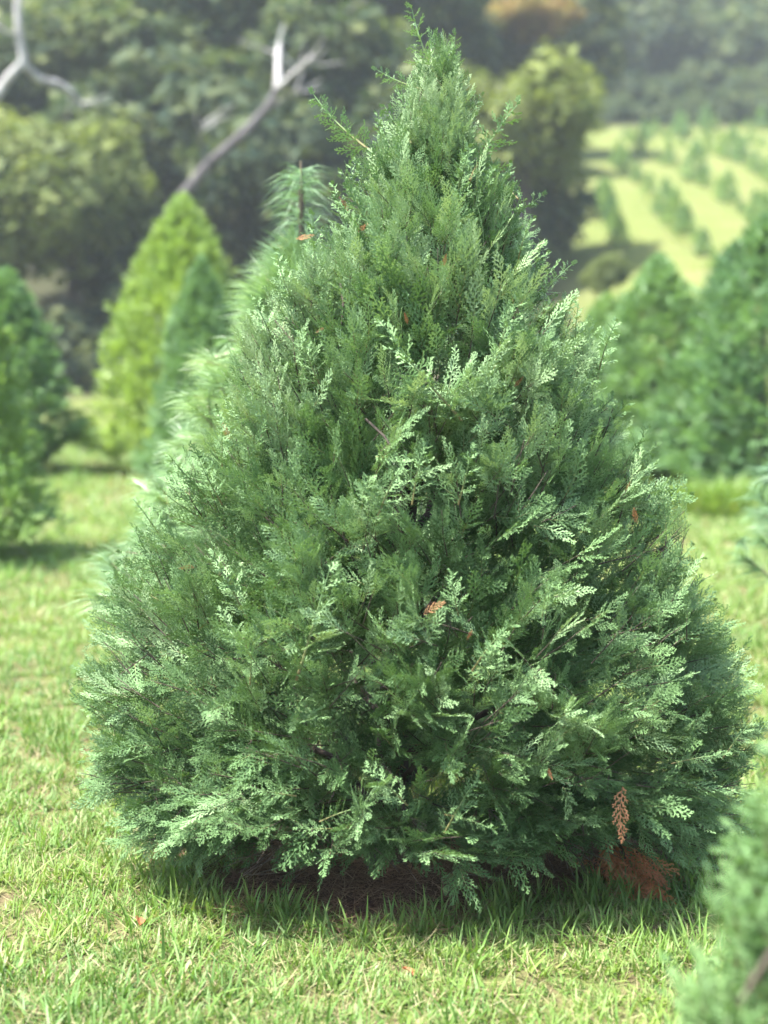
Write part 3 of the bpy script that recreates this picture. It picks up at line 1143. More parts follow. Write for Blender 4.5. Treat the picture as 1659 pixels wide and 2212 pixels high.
def front_y(px, py):
    """where the line of sight first meets the crown's envelope"""
    d = ray(px, py)
    best = TY - 0.1
    for Y in np.arange(TY - 1.0, TY + 0.05, 0.02):
        p = Vector((0, 0, CAM_Z)) + d * (Y / d.y)
        z = min(max(p.z, ZMIN), ZTOP - 0.01)
        c, rl, rr, rf, rb = [float(v) for v in prof(np.array(z))]
        dx = (p.x - c) / (rl if p.x < c else rr)
        dy = (p.y - TY) / (rf if p.y < TY else rb)
        if dx * dx + dy * dy < 1:
            return float(Y)
    return best


build_cypress()


# dead branch fallen against the hem, on the grass
def build_dead_branch():
    b = ground_hit(1378, 1938)
    root = thing('dead_branch', 'rust brown dried branch drooping onto the grass at the mulch edge', 'branch', (b.x, b.y, 0))
    dm = [leaf_mesh('dead_frond', SPRAYS[k], M_DEAD) for k in (1, 4, 7)]
    top = at(1330, 1812, b.y + 0.02) - Vector(root.location)
    pts = wavy(top, Vector((0, 0, 0.01)), 6, 0.1)
    link('stem', tube_mesh('stem', pts, [0.006 - 0.0006 * i for i in range(7)], M_BARK, 5), root)
    for k in range(34):
        t = random.random()
        q = pts[min(5, int(t * 6))]
        o = link('dead_frond', random.choice(dm), root)
        o.location = q + Vector((random.gauss(-0.015, 0.03), random.gauss(0, 0.03), 0))
        dd = unit(np.array([[random.gauss(0.05, 0.5), random.gauss(-0.25, 0.4), -0.75 + random.gauss(0, 0.25)]]))
        L = 0.17
        sc = random.uniform(0.6, 0.95)
        zz = o.location.z + dd[0, 2] * L * sc
        if zz < 0.012:
            dd[0, 2] = (0.012 - o.location.z) / (L * sc)
            dd = unit(dd)
        o.rotation_euler = euler_from(dd, unit(np.array([[random.gauss(0, 0.6), -1.0, random.gauss(0, 0.6)]])))[0]
        o.scale = (sc,) * 3
        o['tint'] = random.uniform(0.2, 0.8)


build_dead_branch()


# ------------------------------------------------------------------ pines with long soft needles
def needle(mb, p, d, up, L, w, sag, a, wood=0.0):
    s = d.cross(Vector((random.gauss(0, 1), random.gauss(0, 1), random.gauss(0, 1)))).normalized()
    p1 = p + d * L * 0.5 - up * sag * L * 0.18
    p2 = p + d * L * 0.95 - up * sag * L * 0.6
    i = [mb.vert(p - s * w / 2, a, wood), mb.vert(p + s * w / 2, a, wood), mb.vert(p1 + s * w / 2, a + 0.2, wood), mb.vert(p1 - s * w / 2, a + 0.2, wood), mb.vert(p2, a + 0.5, wood)]
    mb.tri(i[0], i[1], i[2])
    mb.tri(i[0], i[2], i[3])
    mb.tri(i[3], i[2], i[4])


def pine_tuft(nn=120, L=0.10, stem=0.13, w=0.0017):
    mb = MB()
    tube(mb, [Vector((0, 0, 0)), Vector((stem * 0.5, 0, 0.006)), Vector((stem, 0, 0.012))], [0.005, 0.004, 0.0025], 5, 0.1)
    mb.B = [0.8] * len(mb.V)
    for k in range(nn):
        t = random.random() ** 0.7
        p = Vector((stem * t, 0, 0.012 * t))
        a = random.random() * 6.283
        al = random.uniform(0.35, 0.95) * (1.15 - 0.6 * t)
        d = Vector((math.cos(al), math.sin(al) * math.cos(a), math.sin(al) * math.sin(a)))
        needle(mb, p, d, Vector((0, 0, 1)), L * random.uniform(0.75, 1.15), w, random.uniform(0.3, 0.9), random.uniform(0, 0.4))
    return mb.arrays()


def pine_top(nn=420):
    """the leader: needles hang round it like an umbrella"""
    mb = MB()
    H = 0.36
    tube(mb, [Vector((0, 0, -0.12)), Vector((0.004, 0, H * 0.5)), Vector((0, 0, H)), Vector((0, 0, H + 0.03))], [0.007, 0.0055, 0.0045, 0.0035], 6, 0.3)
    mb.B = [0.9] * len(mb.V)
    for k in range(nn):
        t = random.random()
        p = Vector((0, 0, H * (0.12 + 0.88 * t ** 0.8)))
        a = random.random() * 6.283
        al = random.uniform(0.7, 1.5)
        d = Vector((math.sin(al) * math.cos(a), math.sin(al) * math.sin(a), math.cos(al)))
        needle(mb, p, d, Vector((0, 0, 1)), random.uniform(0.14, 0.20), 0.0022, random.uniform(0.6, 1.4), random.uniform(0, 0.4))
    return mb.arrays()


PTUFT = [pine_tuft(random.randint(100, 140)) for _ in range(6)]


def build_pine(name, label, loc, H, Rl, n, tint0, seed, topper=True, cam_bias=True):
    random.seed(seed)
    rng = np.random.default_rng(seed)
    root = thing(name, label, 'tree', loc)
    zt = rng.random(n) ** 1.25
    z = (0.40 if topper else 0.12) + zt * (H - (0.76 if topper else 0.2))
    th = rng.uniform(0, 6.283, n)
    tier = 0.10 * np.sin(z * 17 + th * 1.0)
    rad = Rl * np.clip(1 - zt, 0, 1) ** 0.72 * np.minimum(1, (zt + 0.12) / 0.2) * (1 + tier)
    f = np.where(rng.random(n) < 0.72, rng.uniform(0.74, 1.08, n), rng.uniform(0.45, 0.74, n))
    P = np.stack([rad * f * np.cos(th), rad * f * np.sin(th), z], 1)
    el = np.interp(zt, [0, 0.3, 0.8, 1], [0.25, 0.35, 0.7, 1.1]) + rng.normal(0, 0.35, n)
    az = th + rng.normal(0, 0.75, n)
    d = np.stack([np.cos(az) * np.cos(el), np.sin(az) * np.cos(el), np.sin(el)], 1)
    P = P - d * 0.13
    nn = unit(np.stack([-np.cos(az) * 0.4, -np.sin(az) * 0.4, np.ones(n)], 1) + rng.normal(0, 0.2, (n, 3)))
    t = np.clip(tint0 + rng.normal(0, 0.14, n) + 0.25 * (np.sin(th * 2 + z * 5)) * 0.5, 0, 1)
    fo = scatter('foliage', PTUFT, M_PINE, P, euler_from(unit(d), nn), rng.uniform(0.95, 1.45, n), rng.integers(0, len(PTUFT), n), t, root)
    fo['kind'] = 'stuff'
    link('trunk', tube_mesh('trunk', wavy((0, 0, -0.05), (0, 0, H - 0.1), 6, 0.02), [0.06, 0.052, 0.044, 0.036, 0.026, 0.017, 0.01], M_BARKD, 8), root)
    for k in range(18):
        zz = 0.15 + (H - 0.6) * k / 18
        a = k * 2.3
        r = Rl * (1 - zz / H) ** 0.78 * 0.85
        link('bough', tube_mesh('bough', wavy((0, 0, zz), (r * math.cos(a), r * math.sin(a), zz + 0.18 * r), 4, 0.1), [0.014, 0.012, 0.009, 0.007, 0.004], M_BARKD, 5), root)
    if topper:
        o = link('leader', leaf_mesh('leader', pine_top(), M_PINE), root)
        o.location = (0, 0, H - 0.385)
        o['tint'] = 0.35
    return root


pb_ = at(652, 700, 5.95)
ptop = at(652, 352, 5.95)
build_pine('white_pine', 'pale green soft needled pine directly behind the big cypress, its tip rising beside it', (pb_.x, 5.95, 0), ptop.z, 0.80, 1050, 0.60, 11)
build_pine('white_pine', 'soft needled pine at the picture edge beside the lower right skirt of the cypress', (2.62, 6.7, 0), 2.5, 1.10, 900, 0.2, 12)


# ------------------------------------------------------------------ blurred conifers of the plantation
def small_spray():
    mb = MB()
    L = 0.15
    Z = Vector((0, 0, 1))
    for k in range(9):
        t = k / 9
        s = 1 if k % 2 else -1
        a = s * (0.85 - 0.3 * t) if k < 8 else 0
        p = Vector((L * t, 0, 0.02 * t))
        dv = Vector((math.cos(a), math.sin(a), random.gauss(0, 0.25))).normalized()
        ribbon(mb, p, dv, Z, L * (0.62 * (1 - t) ** 0.7 + 0.12), 0.016, 0.2 * t, 0.5 + 0.5 * t, 0, 0.6)
    ribbon(mb, Vector((0, 0, 0)), Vector((1, 0, 0.1)).normalized(), Z, L, 0.012, 0, 0.6, 0, 0.3)
    return mb.arrays()


SSP = [small_spray() for _ in range(5)]


def conifer_crown(name, H, Rb, n, seed, power=0.85, scale=1.0, belly=0.16):
    """a real mesh: n small sprays over a conical crown"""
    rng = np.random.default_rng(seed)
    random.seed(seed)
    zt = rng.random(n) ** 1.35
    th = rng.uniform(0, 6.283, n)
    z = 0.06 * H + zt * 0.94 * H
    lump = np.array([noise.noise(Vector((math.cos(a) * 2.2, math.sin(a) * 2.2, zz * 2.4 / max(1, H / 2.4) + seed))) for a, zz in zip(th, z)])
    rad = Rb * (1 - zt) ** power * np.minimum(1, (zt + 0.1) / belly) * (1 + 0.42 * lump)
    f = np.where(rng.random(n) < 0.7, rng.uniform(0.86, 1.05, n), rng.uniform(0.4, 0.86, n))
    f = np.where(rng.random(n) < 0.07, rng.uniform(1.05, 1.22, n), f)
    P = np.stack([rad * f * np.cos(th), rad * f * np.sin(th), z], 1)
    el = np.interp(zt, [0, 0.3, 0.8, 1], [0.1, 0.6, 0.9, 1.3]) + rng.normal(0, 0.3, n)
    az = th + rng.normal(0, 0.6, n)
    d = unit(np.stack([np.cos(az) * np.cos(el), np.sin(az) * np.cos(el), np.sin(el)], 1))
    nn = unit(np.stack([np.cos(az) * 0.5, np.sin(az) * 0.5, np.ones(n)], 1) + rng.normal(0, 0.45, (n, 3)))
    y = unit(np.cross(nn, d))
    zz = np.cross(d, y)
    s = rng.uniform(0.8, 1.35, n) * scale
    P = P - d * (0.1 * s)[:, None]
    var = rng.integers(0, len(SSP), n)
    Vs, Fs, As, off = [], [], [], 0
    for k in range(len(SSP)):
        V, F, A, B = SSP[k]
        i = np.where(var == k)[0]
        M = np.stack([d[i], y[i], zz[i]], 1) * s[i][:, None, None]
        W = np.einsum('vj,njk->nvk', V, M) + P[i][:, None]
        Vs.append(W.reshape(-1, 3))
        Fs.append((F[None] + (np.arange(len(i)) * len(V))[:, None, None] + off).reshape(-1, 3))
        As.append(np.tile(A, len(i)) * 0.8 + np.repeat(rng.normal(0, 0.12, len(i)), len(A)))
        off += len(i) * len(V)
    return np_mesh(name, np.concatenate(Vs), np.concatenate(Fs), M_CON, attrs={'tip': ('FLOAT', np.clip(np.concatenate(As), 0, 1)), 'wood': ('FLOAT', np.zeros(off))})


CON_A = conifer_crown('crown', 3.0, 0.92, 2300, 21, 0.74)
CON_B = conifer_crown('crown', 3.0, 1.1, 2500, 22, 0.70)
CON_C = conifer_crown('crown', 3.0, 0.82, 1900, 23, 0.66, 1.1, 0.25)
CON_S = conifer_crown('crown', 1.0, 0.36, 220, 24, 0.75, 0.9)
CON_S2 = conifer_crown('crown', 1.0, 0.30, 150, 25, 0.9, 1.0)
TRK = tube_mesh('trunk', [(0, 0, -0.1), (0.01, 0, 0.5), (0.0, 0.01, 1.5), (0, 0, 2.7)], [0.07, 0.055, 0.035, 0.01], M_BARKD, 7)
TRKS = tube_mesh('trunk', [(0, 0, -0.05), (0.004, 0, 0.3), (0, 0, 0.85)], [0.02, 0.016, 0.005], M_BARKD, 5)


def conifer(label, px, py_base, py_top, crown, tint, wmul=1.0, Y=None, rz=0.0, name='plantation_conifer', lean=0.0, group='conifers in the plantation behind'):
    b = ground_hit(px, py_base) if Y is None else at(px, py_base, Y)
    gz = float(ground_z(b.x, b.y))
    top = at(px, py_top, b.y).z
    H = top - gz
    root = thing(name, label, 'tree', (b.x, b.y, gz), rz, group)
    root.rotation_euler = (0, lean, rz)
    root.scale = (H / 3.0 * wmul, H / 3.0 * wmul, H / 3.0)
    c = link('crown', crown, root)
    c['tint'] = tint
    link('trunk', TRK, root)
    return root


conifer('bright lime green conifer behind the pine, far side of the lawn', 385, 1018, 425, CON_B, 1.0, 1.0, rz=0.4, name='lime_conifer', lean=0.03)
conifer('dark bluish conifer squeezed between the lime green one and the pine', 442, 1062, 560, CON_A, 0.5, 0.95, rz=1.3)
conifer('large mid green conifer cut by the picture edge, nearest on the lawn side', -95, 1215, 440, CON_A, 0.82, 0.92, rz=2.2)
conifer('dark green conifer half hidden behind the mid green one', 25, 1025, 585, CON_C, 0.56, 1.35, rz=3.1)
conifer('conifer with narrow tip and shaggy mid green sides beside the cypress', 1415, 1035, 555, CON_B, 0.66, 1.25, rz=0.9)
conifer('broad dark green conifer at the picture edge below the hillside', 1640, 1062, 470, CON_B, 0.48, 1.2, rz=2.7)
conifer('short round topped light green conifer behind the cypress edge', 1305, 1000, 640, CON_C, 0.78, 1.4, rz=1.9)
conifer('small dark conifer alone at the foot of the sunny hillside', 1567, 690, 535, CON_C, 0.45, 1.35, rz=0.3)
conifer('mid green conifer filling the gap between two bigger ones', 1530, 1035, 640, CON_A, 0.58, 1.4, rz=4.0)


# low strip of long pale grass at the far side of the lawn
def build_grass_strip():
    tp = [grass_tuft(26, 8, 0.30, 0.016, 0.16, 0.05, 0.8) for _ in range(4)]
    n = 260
    px = RNG.uniform(1440, 1720, n)
    pts = [ground_hit(a, 1112 + random.uniform(-8, 8)) for a in px]
    P = np.array([(p.x, p.y, float(ground_z(p.x, p.y)) - 0.01) for p in pts])
    rot = np.stack([RNG.normal(0, 0.1, n), RNG.normal(0, 0.1, n), RNG.uniform(0, 6.283, n)], 1)
    o = scatter('long_grass_strip', tp, M_GRASS, P, rot, RNG.uniform(0.7, 1.1, n), RNG.integers(0, 4, n), np.clip(RNG.normal(0.8, 0.15, n), 0, 1))
    o['kind'] = 'stuff'
    o['label'] = 'low strip of longer pale grass before the conifers'


build_grass_strip()


# ------------------------------------------------------------------ the branch close to the camera
def build_near_tree():
    random.seed(77)
    rng = np.random.default_rng(77)
    Y = 2.25
    cx = 1.0
    root = thing('juniper_tree', 'out of focus light green juniper very close by, cut by the picture edge', 'tree', (cx, Y, 0))
    H, sl_ = 2.05, 0.335
    n = 2600
    zt = rng.random(n) ** 1.2
    z = 0.05 + zt * (H - 0.15)
    th = rng.uniform(0, 6.283, n)
    lump = np.array([noise.noise(Vector((math.cos(a) * 2.6, math.sin(a) * 2.6, zz * 4))) for a, zz in zip(th, z)])
    rad = (H - z) * sl_ * (1 + 0.11 * lump)
    f = np.where(rng.random(n) < 0.75, rng.uniform(0.82, 1.0, n), rng.uniform(0.4, 0.82, n))
    P = np.stack([rad * f * np.cos(th), rad * f * np.sin(th), z], 1)
    el = 1.0 + rng.normal(0, 0.22, n)
    az = th + rng.normal(0, 0.5, n)
    d = np.stack([np.cos(az) * np.cos(el), np.sin(az) * np.cos(el), np.sin(el)], 1)
    nn = unit(rng.normal(0, 1, (n, 3)))
    P = P - d * 0.07
    ok = P[:, 2] > 0.02
    P, d, nn = P[ok], d[ok], nn[ok]
    n = len(P)
    small = [make_leader(0.20) for _ in range(4)]
    fo = scatter('foliage', small, M_JUN, P, euler_from(unit(d), nn), rng.uniform(0.5, 0.85, n), rng.integers(0, 4, n), np.clip(rng.normal(0.6, 0.2, n), 0, 1), root)
    fo['kind'] = 'stuff'
    link('trunk', tube_mesh('trunk', wavy((0, 0, -0.05), (0, 0, H - 0.25), 6, 0.03), [0.05, 0.045, 0.04, 0.03, 0.022, 0.014, 0.006], M_BARK, 8), root)
    lm = [leaf_mesh('leading_shoot', p, M_JUN) for p in small]
    for px, py, L in ((1527, 1868, 0.075), (1640, 1650, 0.09), (1568, 1895, 0.05), (1500, 2080, 0.05)):
        tip = at(px, py, Y - 0.08) - Vector(root.location)
        o = link('leading_shoot', lm[0], root)
        o.location = tip - Vector((-0.018, 0, L * 1.5))
        dd = unit(np.array([[-0.12, 0, 1.0]]))
        o.rotation_euler = euler_from(dd, np.array([[0, -1.0, 0]]))[0]
        o.scale = (L * 1.5 / 0.20,) + (0.42, 0.42)
        o['tint'] = 0.6
    pts = [at(*q, Y - 0.33) - Vector(root.location) for q in ((1600, 2165), (1630, 2115), (1665, 2065), (1700, 2030))]
    link('bare_twig', tube_mesh('bare_twig', pts, [0.003, 0.0045, 0.006, 0.007], M_BARK, 6), root)
    for k in range(10):
        a, zz = k * 2.4, 0.2 + 0.14 * k
        r = (H - zz) * sl_ * 0.8
        link('bough', tube_mesh('bough', wavy((0, 0, zz), (r * math.cos(a), r * math.sin(a), zz + 0.25), 4, 0.1), [0.013, 0.011, 0.008, 0.006, 0.003], M_BARK, 5), root)


build_near_tree()


# ------------------------------------------------------------------ young trees in rows on the hillside
def build_saplings():
    protos = []
    for crown in (CON_S, CON_S2):
        r = thing('young_conifer', 'tiny', 'tree', (0, 0, 0))
        link('crown', crown, r)['tint'] = 0.4
        link('trunk', TRKS, r)
        protos.append(r)
    used = [False, False]
    rows = [([(1285, 418), (1318, 478), (1345, 545)], 'first row from the cypress on the hillside field', 6),
            ([(1322, 350), (1400, 412), (1440, 470), (1500, 528), (1555, 600)], 'second row from the cypress on the hillside field', 11),
            ([(1375, 328), (1455, 362), (1545, 418), (1635, 485), (1690, 540)], 'third row from the cypress on the hillside field', 12),
            ([(1440, 310), (1520, 325), (1588, 345), (1665, 392), (1740, 440)], 'fourth row from the cypress on the hillside field', 12),
            ([(1330, 318), (1450, 296), (1580, 300), (1700, 330), (1790, 360)], 'topmost but one row on the hillside field', 15),
            ([(1345, 300), (1480, 280), (1600, 276), (1720, 285), (1800, 300)], 'topmost row along the wood on the hillside field', 14)]
    rnd = random.Random(5)
    # paler rough grass left standing along each row
    tp = [grass_tuft(14, 26, 0.30, 0.020, 0.26, 0.05, 0.9) for _ in range(4)]
    G = []
    for pts, lab, cnt in rows:
        px = np.array([p[0] for p in pts], float)
        py = np.array([p[1] for p in pts], float)
        for k in range(cnt * 5):
            t = rnd.random() * (len(px) - 1)
            p = ground_hit(np.interp(t, range(len(px)), px) + rnd.gauss(0, 4), np.interp(t, range(len(px)), py) + rnd.gauss(0, 3))
            G.append((p.x + rnd.gauss(0, 0.25), p.y + rnd.gauss(0, 0.25)))
    G = np.array(G)
    n = len(G)
    rot = np.stack([RNG.normal(0, 0.15, n), RNG.normal(0, 0.15, n), RNG.uniform(0, 6.283, n)], 1)
    o = scatter('rough_row_grass', tp, M_GRASS, np.stack([G[:, 0], G[:, 1], ground_z(G[:, 0], G[:, 1]) - 0.02], 1), rot, RNG.uniform(0.5, 1.1, n), RNG.integers(0, 4, n), np.clip(RNG.normal(0.95, 0.15, n), 0, 1))
    o['kind'] = 'stuff'
    o['label'] = 'rough pale grass standing along the rows of young conifers'
    for pts, lab, cnt in rows:
        px = np.array([p[0] for p in pts], float)
        py = np.array([p[1] for p in pts], float)
        sl_ = np.concatenate([[0], np.cumsum(np.hypot(np.diff(px), np.diff(py)))])
        for k in range(cnt):
            t = sl_[-1] * (k + rnd.uniform(-0.2, 0.2) + 0.3) / cnt
            p = ground_hit(np.interp(t, sl_, px), np.interp(t, sl_, py))
            v = rnd.random()
            j = 0 if v < 0.65 else 1
            sc = rnd.choice((0.45, 0.6, 0.75, 0.95, 1.15)) * rnd.uniform(0.85, 1.15) * (1.15 if j == 0 else 0.9)
            loc = (p.x, p.y, float(ground_z(p.x, p.y)))
            ti = 0.60 + 0.25 * rnd.random() if j == 0 else 0.9
            label = ('small dark green young conifer in the ' if j == 0 else 'sparse pale young conifer in the ') + lab
            if not used[j]:
                o = protos[j]
                o.location = loc
                o.scale = (sc,) * 3
                o['label'] = label
                o['group'] = 'young conifers in rows on the hillside'
                used[j] = True
            else:
                dup(protos[j], label, loc, rnd.uniform(0, 6.28), sc, 'young conifers in rows on the hillside', ti)


build_saplings()


# ------------------------------------------------------------------ the wood behind: broad-leaved trees
def broad_crown(name, seed, nl=20, nq=7500, leaf=0.062, flat=0.85):
    """unit crown: leaves spread through the shells of many lobes, radius about 1"""
    rng = np.random.default_rng(seed)
    C = []
    for k in range(nl):
        v = rng.normal(0, 1, 3)
        v /= np.linalg.norm(v)
        v[2] = v[2] * 0.9 + 0.05
        C.append((*(v * rng.uniform(0.35, 0.85)), rng.uniform(0.18, 0.42)))
    C.append((0, 0, 0, 0.6))
    C = np.array(C)
    w_ = C[:, 3] ** 2
    i = rng.choice(len(C), nq, p=w_ / w_.sum())
    v = unit(rng.normal(0, 1, (nq, 3)))
    P = C[i, :3] + v * (C[i, 3] * np.where(rng.random(nq) < 0.75, rng.uniform(0.80, 1.22, nq), rng.uniform(0.3, 0.82, nq)))[:, None]
    wob = np.array([noise.noise(Vector(p * 2.6 + seed)) + 0.6 * noise.noise(Vector(p * 6.0 - seed)) for p in P])
    P = P * (1 + 0.20 * wob)[:, None]
    P[:, 2] *= flat
    nrm = unit(v * 0.6 + np.array([0, 0, 0.85]) + rng.normal(0, 0.5, (nq, 3)))
    a = unit(np.cross(nrm, rng.normal(0, 1, (nq, 3))))
    b = np.cross(nrm, a)
    s = leaf * np.clip(rng.lognormal(-0.15, 0.45, nq), 0.4, 2.4)
    q = [P + a * s[:, None], P + b * (s * 0.55)[:, None] + nrm * (s * 0.15)[:, None], P - a * s[:, None], P - b * (s * 0.55)[:, None] + nrm * (s * 0.15)[:, None]]
    V = np.stack(q, 1).reshape(-1, 3)
    F = np.arange(nq * 4).reshape(-1, 4)
    tip = np.repeat(np.where(rng.random(nq) < 0.06, 1.0, np.clip(rng.normal(0.15 + 0.45 * wob, 0.25, nq), 0, 1)), 4)  # a few leaves coloured pale as painted sun dapples
    return np_mesh(name, V, F, M_BROAD, attrs={'tip': ('FLOAT', tip), 'wood': ('FLOAT', np.zeros(len(V)))})


BC = [broad_crown('crown', 31), broad_crown('crown', 32, 20), broad_crown('crown', 33, 12, 8000), broad_crown('crown', 34, 24, 9000, 0.058)]


def broad_trunk(seed):
    random.seed(seed)
    mb = MB()
    tube(mb, wavy((0, 0, -1.6), (0, 0, 0.1), 5, 0.05), [0.075, 0.065, 0.058, 0.05, 0.045, 0.035], 7)
    for k in range(7):
        a = k * 2.1 + random.random()
        z = random.uniform(-0.75, 0.0)
        tube(mb, wavy((0, 0, z), (0.65 * math.cos(a), 0.65 * math.sin(a), z + random.uniform(0.3, 0.7)), 4, 0.12), [0.026, 0.021, 0.016, 0.011, 0.006], 5)
    V, F, A, B = mb.arrays()
    return np_mesh('trunk', V, F, M_BARKD, smooth_faces=True)


BT = [broad_trunk(41), broad_trunk(42)]
_btn = [0]


def broad_tree(label, px, py, rad_px, Y, tint, hmul=1.0, name='woodland_tree', rz=None, group='trees of the wood behind the plantation'):
    """crown centred at picture point (px, py) at distance Y"""
    k = _btn[0]
    _btn[0] += 1
    c = at(px, py, Y)
    r = rad_px * Y / FPX
    gz = float(ground_z(c.x, c.y))
    root = thing(name, label, 'tree', (c.x, c.y, gz), k * 1.9 if rz is None else rz, group)
    o = link('crown', BC[k % len(BC)], root)
    o.location = (0, 0, c.z - gz)
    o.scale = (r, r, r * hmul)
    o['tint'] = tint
    t = link('trunk', BT[k % 2], root)
    zs = max(0.3, (c.z - gz)) / 1.5
    t.location = (0, 0, c.z - gz)
    t.scale = (r, r, zs)
    return root


# the front of the wood: left of and above the plantation
broad_tree('rounded woodland tree with yellow lit top above the lime conifer side of the lawn', 150, 450, 235, 38, 0.46, 1.1)
broad_tree('yellow green woodland tree at the picture edge under bleached limbs', -40, 330, 190, 40, 0.6)
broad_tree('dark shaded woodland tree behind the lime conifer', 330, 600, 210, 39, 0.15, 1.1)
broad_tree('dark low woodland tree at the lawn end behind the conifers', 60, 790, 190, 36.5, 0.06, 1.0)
broad_tree('dim green woodland tree behind the leaning bare trunk', 450, 300, 240, 45, 0.22)
broad_tree('green topped woodland tree above the yellow crown', 250, 130, 200, 47, 0.36)
broad_tree('tall woodland tree with green top between the two bare trunks', 470, 60, 230, 49, 0.34)
broad_tree('shaded woodland tree behind the pine tip', 640, 420, 220, 42, 0.17, 1.1)
broad_tree('olive woodland tree beside the forked bare trunk', 720, 180, 200, 47, 0.30)
broad_tree('green woodland tree behind the cypress tip', 900, 300, 210, 46, 0.22, 1.1)
broad_tree('olive topped woodland tree high above the pine tip', 700, -20, 190, 53, 0.36)
broad_tree('dull woodland tree high above the cypress tip', 900, 30, 190, 54, 0.22)
broad_tree('broad woodland tree with bright yellow green top beside the cypress tip', 1135, 285, 185, 42, 0.52, 1.05)
broad_tree('dark lower woodland tree between the cypress and the hillside field', 1150, 480, 125, 44, 0.20, 1.4)
broad_tree('low yellow green bush at the corner of the hillside field', 1310, 590, 62, 33, 0.45, 0.9, name='bush')
broad_tree('shaded woodland tree close behind the shoulder of the cypress', 1050, 430, 170, 44, 0.2, 1.2)
broad_tree('orange tinged woodland tree above the yellow green one', 1150, 45, 105, 58, 0.97, 0.7)
broad_tree('purplish dim woodland tree around the orange tinged one', 1060, 60, 150, 60, 0.12)
broad_tree('dark woodland tree along the top beside the orange tinged one', 1240, 60, 150, 66, 0.12, 1.1)
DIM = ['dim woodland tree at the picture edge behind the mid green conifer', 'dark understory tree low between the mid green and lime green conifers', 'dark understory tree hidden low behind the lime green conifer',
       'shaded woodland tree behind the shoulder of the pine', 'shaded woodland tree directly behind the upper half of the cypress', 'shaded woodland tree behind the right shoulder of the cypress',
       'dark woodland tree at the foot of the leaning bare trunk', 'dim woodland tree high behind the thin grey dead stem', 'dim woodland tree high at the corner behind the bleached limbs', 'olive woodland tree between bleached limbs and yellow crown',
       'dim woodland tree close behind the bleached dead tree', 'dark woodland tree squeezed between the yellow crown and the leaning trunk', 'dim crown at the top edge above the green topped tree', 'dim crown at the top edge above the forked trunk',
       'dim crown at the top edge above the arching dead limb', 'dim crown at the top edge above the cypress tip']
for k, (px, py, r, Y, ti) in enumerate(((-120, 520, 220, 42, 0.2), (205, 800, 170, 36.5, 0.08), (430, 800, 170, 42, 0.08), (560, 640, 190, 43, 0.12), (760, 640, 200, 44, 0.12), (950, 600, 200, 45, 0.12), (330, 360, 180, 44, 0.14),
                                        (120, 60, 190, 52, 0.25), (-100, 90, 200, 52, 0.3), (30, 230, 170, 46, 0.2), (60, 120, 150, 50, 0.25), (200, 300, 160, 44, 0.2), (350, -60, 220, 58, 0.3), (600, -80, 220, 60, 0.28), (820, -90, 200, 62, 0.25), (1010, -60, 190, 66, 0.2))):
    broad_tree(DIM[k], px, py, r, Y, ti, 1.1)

# the far wood above the hillside field, paler with distance
far = [(1215, 235, 90, 82, 0.2), (1330, 262, 60, 80.5, 0.26), (1425, 258, 64, 80.5, 0.18), (1500, 252, 62, 80.5, 0.3), (1580, 250, 66, 80.5, 0.2), (1665, 250, 62, 80.5, 0.28), (1290, 215, 88, 86, 0.22), (1380, 225, 80, 84, 0.12), (1460, 235, 78, 84, 0.25), (1540, 215, 85, 86, 0.16), (1620, 215, 80, 85, 0.28), (1700, 230, 85, 86, 0.2),
       (1310, 110, 110, 92, 0.26), (1420, 120, 115, 93, 0.18), (1520, 105, 110, 94, 0.30), (1610, 100, 110, 92, 0.34), (1700, 110, 110, 94, 0.24),
       (1360, 15, 120, 101, 0.2), (1470, 0, 120, 102, 0.28), (1590, 0, 120, 101, 0.22), (1690, 10, 120, 102, 0.3), (1270, 10, 110, 100, 0.22),
       (1410, -80, 120, 112, 0.2), (1560, -90, 120, 112, 0.25), (1680, -90, 120, 112, 0.22), (1290, -90, 120, 112, 0.22), (1150, -80, 140, 104, 0.2), (1800, 40, 140, 100, 0.25), (1800, 180, 120, 90, 0.2)]
for k, (px, py, r, Y, ti) in enumerate(far):
    row = 'lower edge of the far wood along the hillside field' if k < 12 else 'middle of the far wood above the hillside field' if k < 17 else 'upper part of the far wood above the hillside'
    broad_tree('hazy ' + ('olive' if ti > 0.25 else 'dark green') + ' tree in the ' + row, px, py, r, Y, ti, 1.15)


# ------------------------------------------------------------------ bare trunks and bleached limbs before the wood
def bare_tree(label, Y, trunk, branches, mat, mat2=None):
    p0 = at(trunk[0][0], trunk[0][1], Y)
    gz = float(ground_z(p0.x, Y))
    root = thing('bare_tree', label, 'tree', (p0.x, Y, gz))
    pts = [at(px, py, Y) - Vector(root.location) for px, py, _ in trunk]
    pts[0].z = -0.2
    link('trunk', tube_mesh('trunk', pts, [r for _, _, r in trunk], mat, 8), root)
    for i, br in enumerate(branches):
        pts = [at(px, py, Y - 0.3 * k * (1 if i % 2 else -1)) - Vector(root.location) for k, (px, py, _) in enumerate(br)]
        link('limb', tube_mesh('limb', pts, [r for _, _, r in br], (mat2 if mat2 and i < 2 else mat), 6), root)
        for k in range(4):
            q = pts[-1].lerp(pts[-2], random.random() * 0.9)
            dv = (pts[-1] - pts[-2]).normalized() + Vector((random.gauss(0, 0.7), random.gauss(0, 0.4), random.gauss(0.2, 0.6)))
            e = q + dv.normalized() * random.uniform(0.5, 1.3)
            link('twig', tube_mesh('twig', wavy(q, e, 4, 0.2), [0.028, 0.022, 0.017, 0.012, 0.007], mat2 or mat, 5), root)


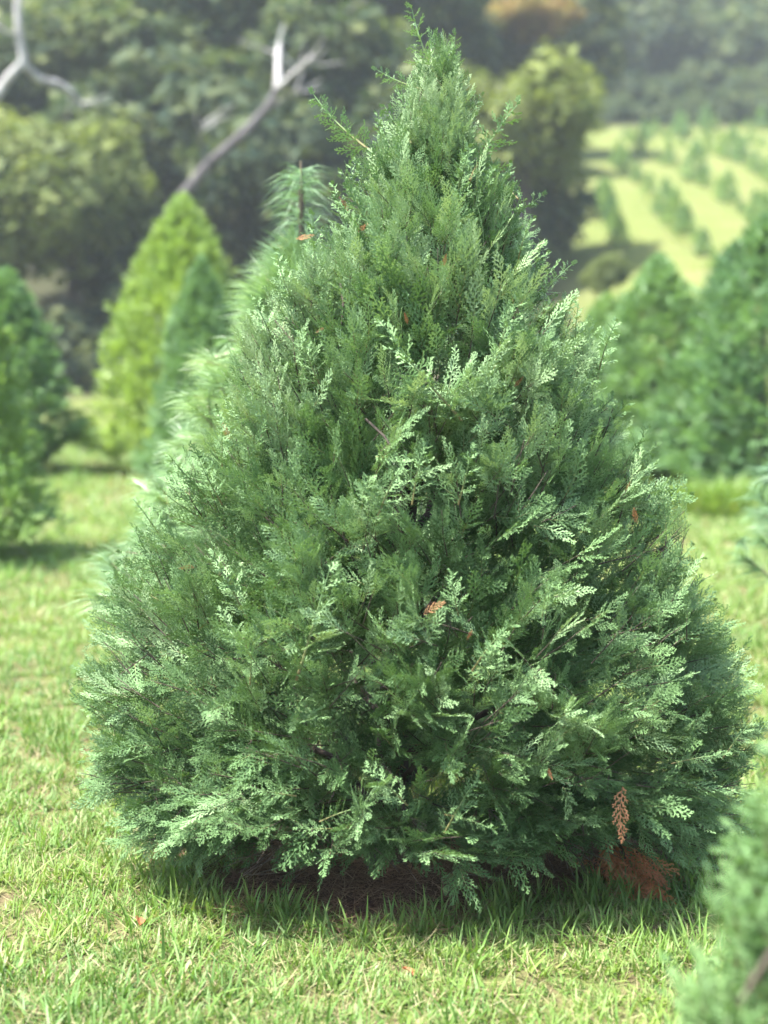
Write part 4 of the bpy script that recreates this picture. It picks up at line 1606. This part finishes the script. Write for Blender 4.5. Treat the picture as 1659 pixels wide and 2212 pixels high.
bare_tree('leaning grey bare trunk with forked pale top rising behind the lime conifer', 34.5,
          [(345, 880, 0.16), (352, 620, 0.15), (372, 450, 0.14), (450, 355, 0.125), (530, 285, 0.11), (575, 235, 0.095), (598, 195, 0.085)],
          [[(597, 200, 0.08), (601, 150, 0.072), (600, 120, 0.065), (604, 92, 0.05)], [(600, 190, 0.07), (630, 162, 0.055), (652, 142, 0.045), (678, 122, 0.035)],
           [(560, 250, 0.05), (610, 215, 0.04), (655, 190, 0.03)], [(450, 355, 0.05), (430, 300, 0.035), (440, 262, 0.02)]], M_BARKG, M_BARKW)
bare_tree('bleached dead tree with crooked white limbs at the picture corner', 35.0,
          [(-90, 880, 0.18), (-60, 400, 0.16), (-20, 220, 0.12), (20, 165, 0.10), (52, 130, 0.10), (40, 70, 0.09), (38, 10, 0.085), (45, -60, 0.06)],
          [[(50, 140, 0.085), (85, 172, 0.085), (125, 180, 0.08), (155, 200, 0.07), (180, 235, 0.05)], [(40, 75, 0.05), (15, 70, 0.04), (-20, 45, 0.03)]], M_BARKW)
bare_tree('thin grey dead stem beside the bleached tree', 46.0, [(330, 880, 0.10), (290, 480, 0.08), (215, 250, 0.06), (195, 150, 0.06), (205, 105, 0.06), (222, 65, 0.05)], [[(200, 115, 0.05), (215, 95, 0.04), (240, 85, 0.03)]], M_BARKG)
bare_tree('grey dead tree with arching limb high behind the cypress tip', 46.0, [(640, 900, 0.14), (690, 400, 0.12), (712, 200, 0.10), (722, 70, 0.09), (745, 30, 0.08), (790, 0, 0.06)],
          [[(720, 88, 0.06), (780, 88, 0.06), (830, 105, 0.05), (870, 130, 0.04)]], M_BARKG)


# ------------------------------------------------------------------ the air
def build_haze():
    x0, x1, y0, y1, z0, z1 = -88, 108, -17, 153, -1.2, 62
    V = [(x, y, z) for z in (z0, z1) for y in (y0, y1) for x in (x0, x1)]
    F = [(0, 2, 3, 1), (4, 5, 7, 6), (0, 1, 5, 4), (2, 6, 7, 3), (0, 4, 6, 2), (1, 3, 7, 5)]
    m, nt = new_mat('haze_air')
    v = N(nt, 'ShaderNodeVolumePrincipled')
    v.inputs['Color'].default_value = (0.86, 0.93, 1.0, 1)
    v.inputs['Density'].default_value = 0.00065
    v.inputs['Anisotropy'].default_value = 0.2
    out = N(nt, 'ShaderNodeOutputMaterial')
    nt.links.new(v.outputs[0], out.inputs['Volume'])
    o = link('haze', np_mesh('haze', V, F, m))
    o['kind'] = 'stuff'
    o['label'] = 'thin pale haze in the summer air'


build_haze()
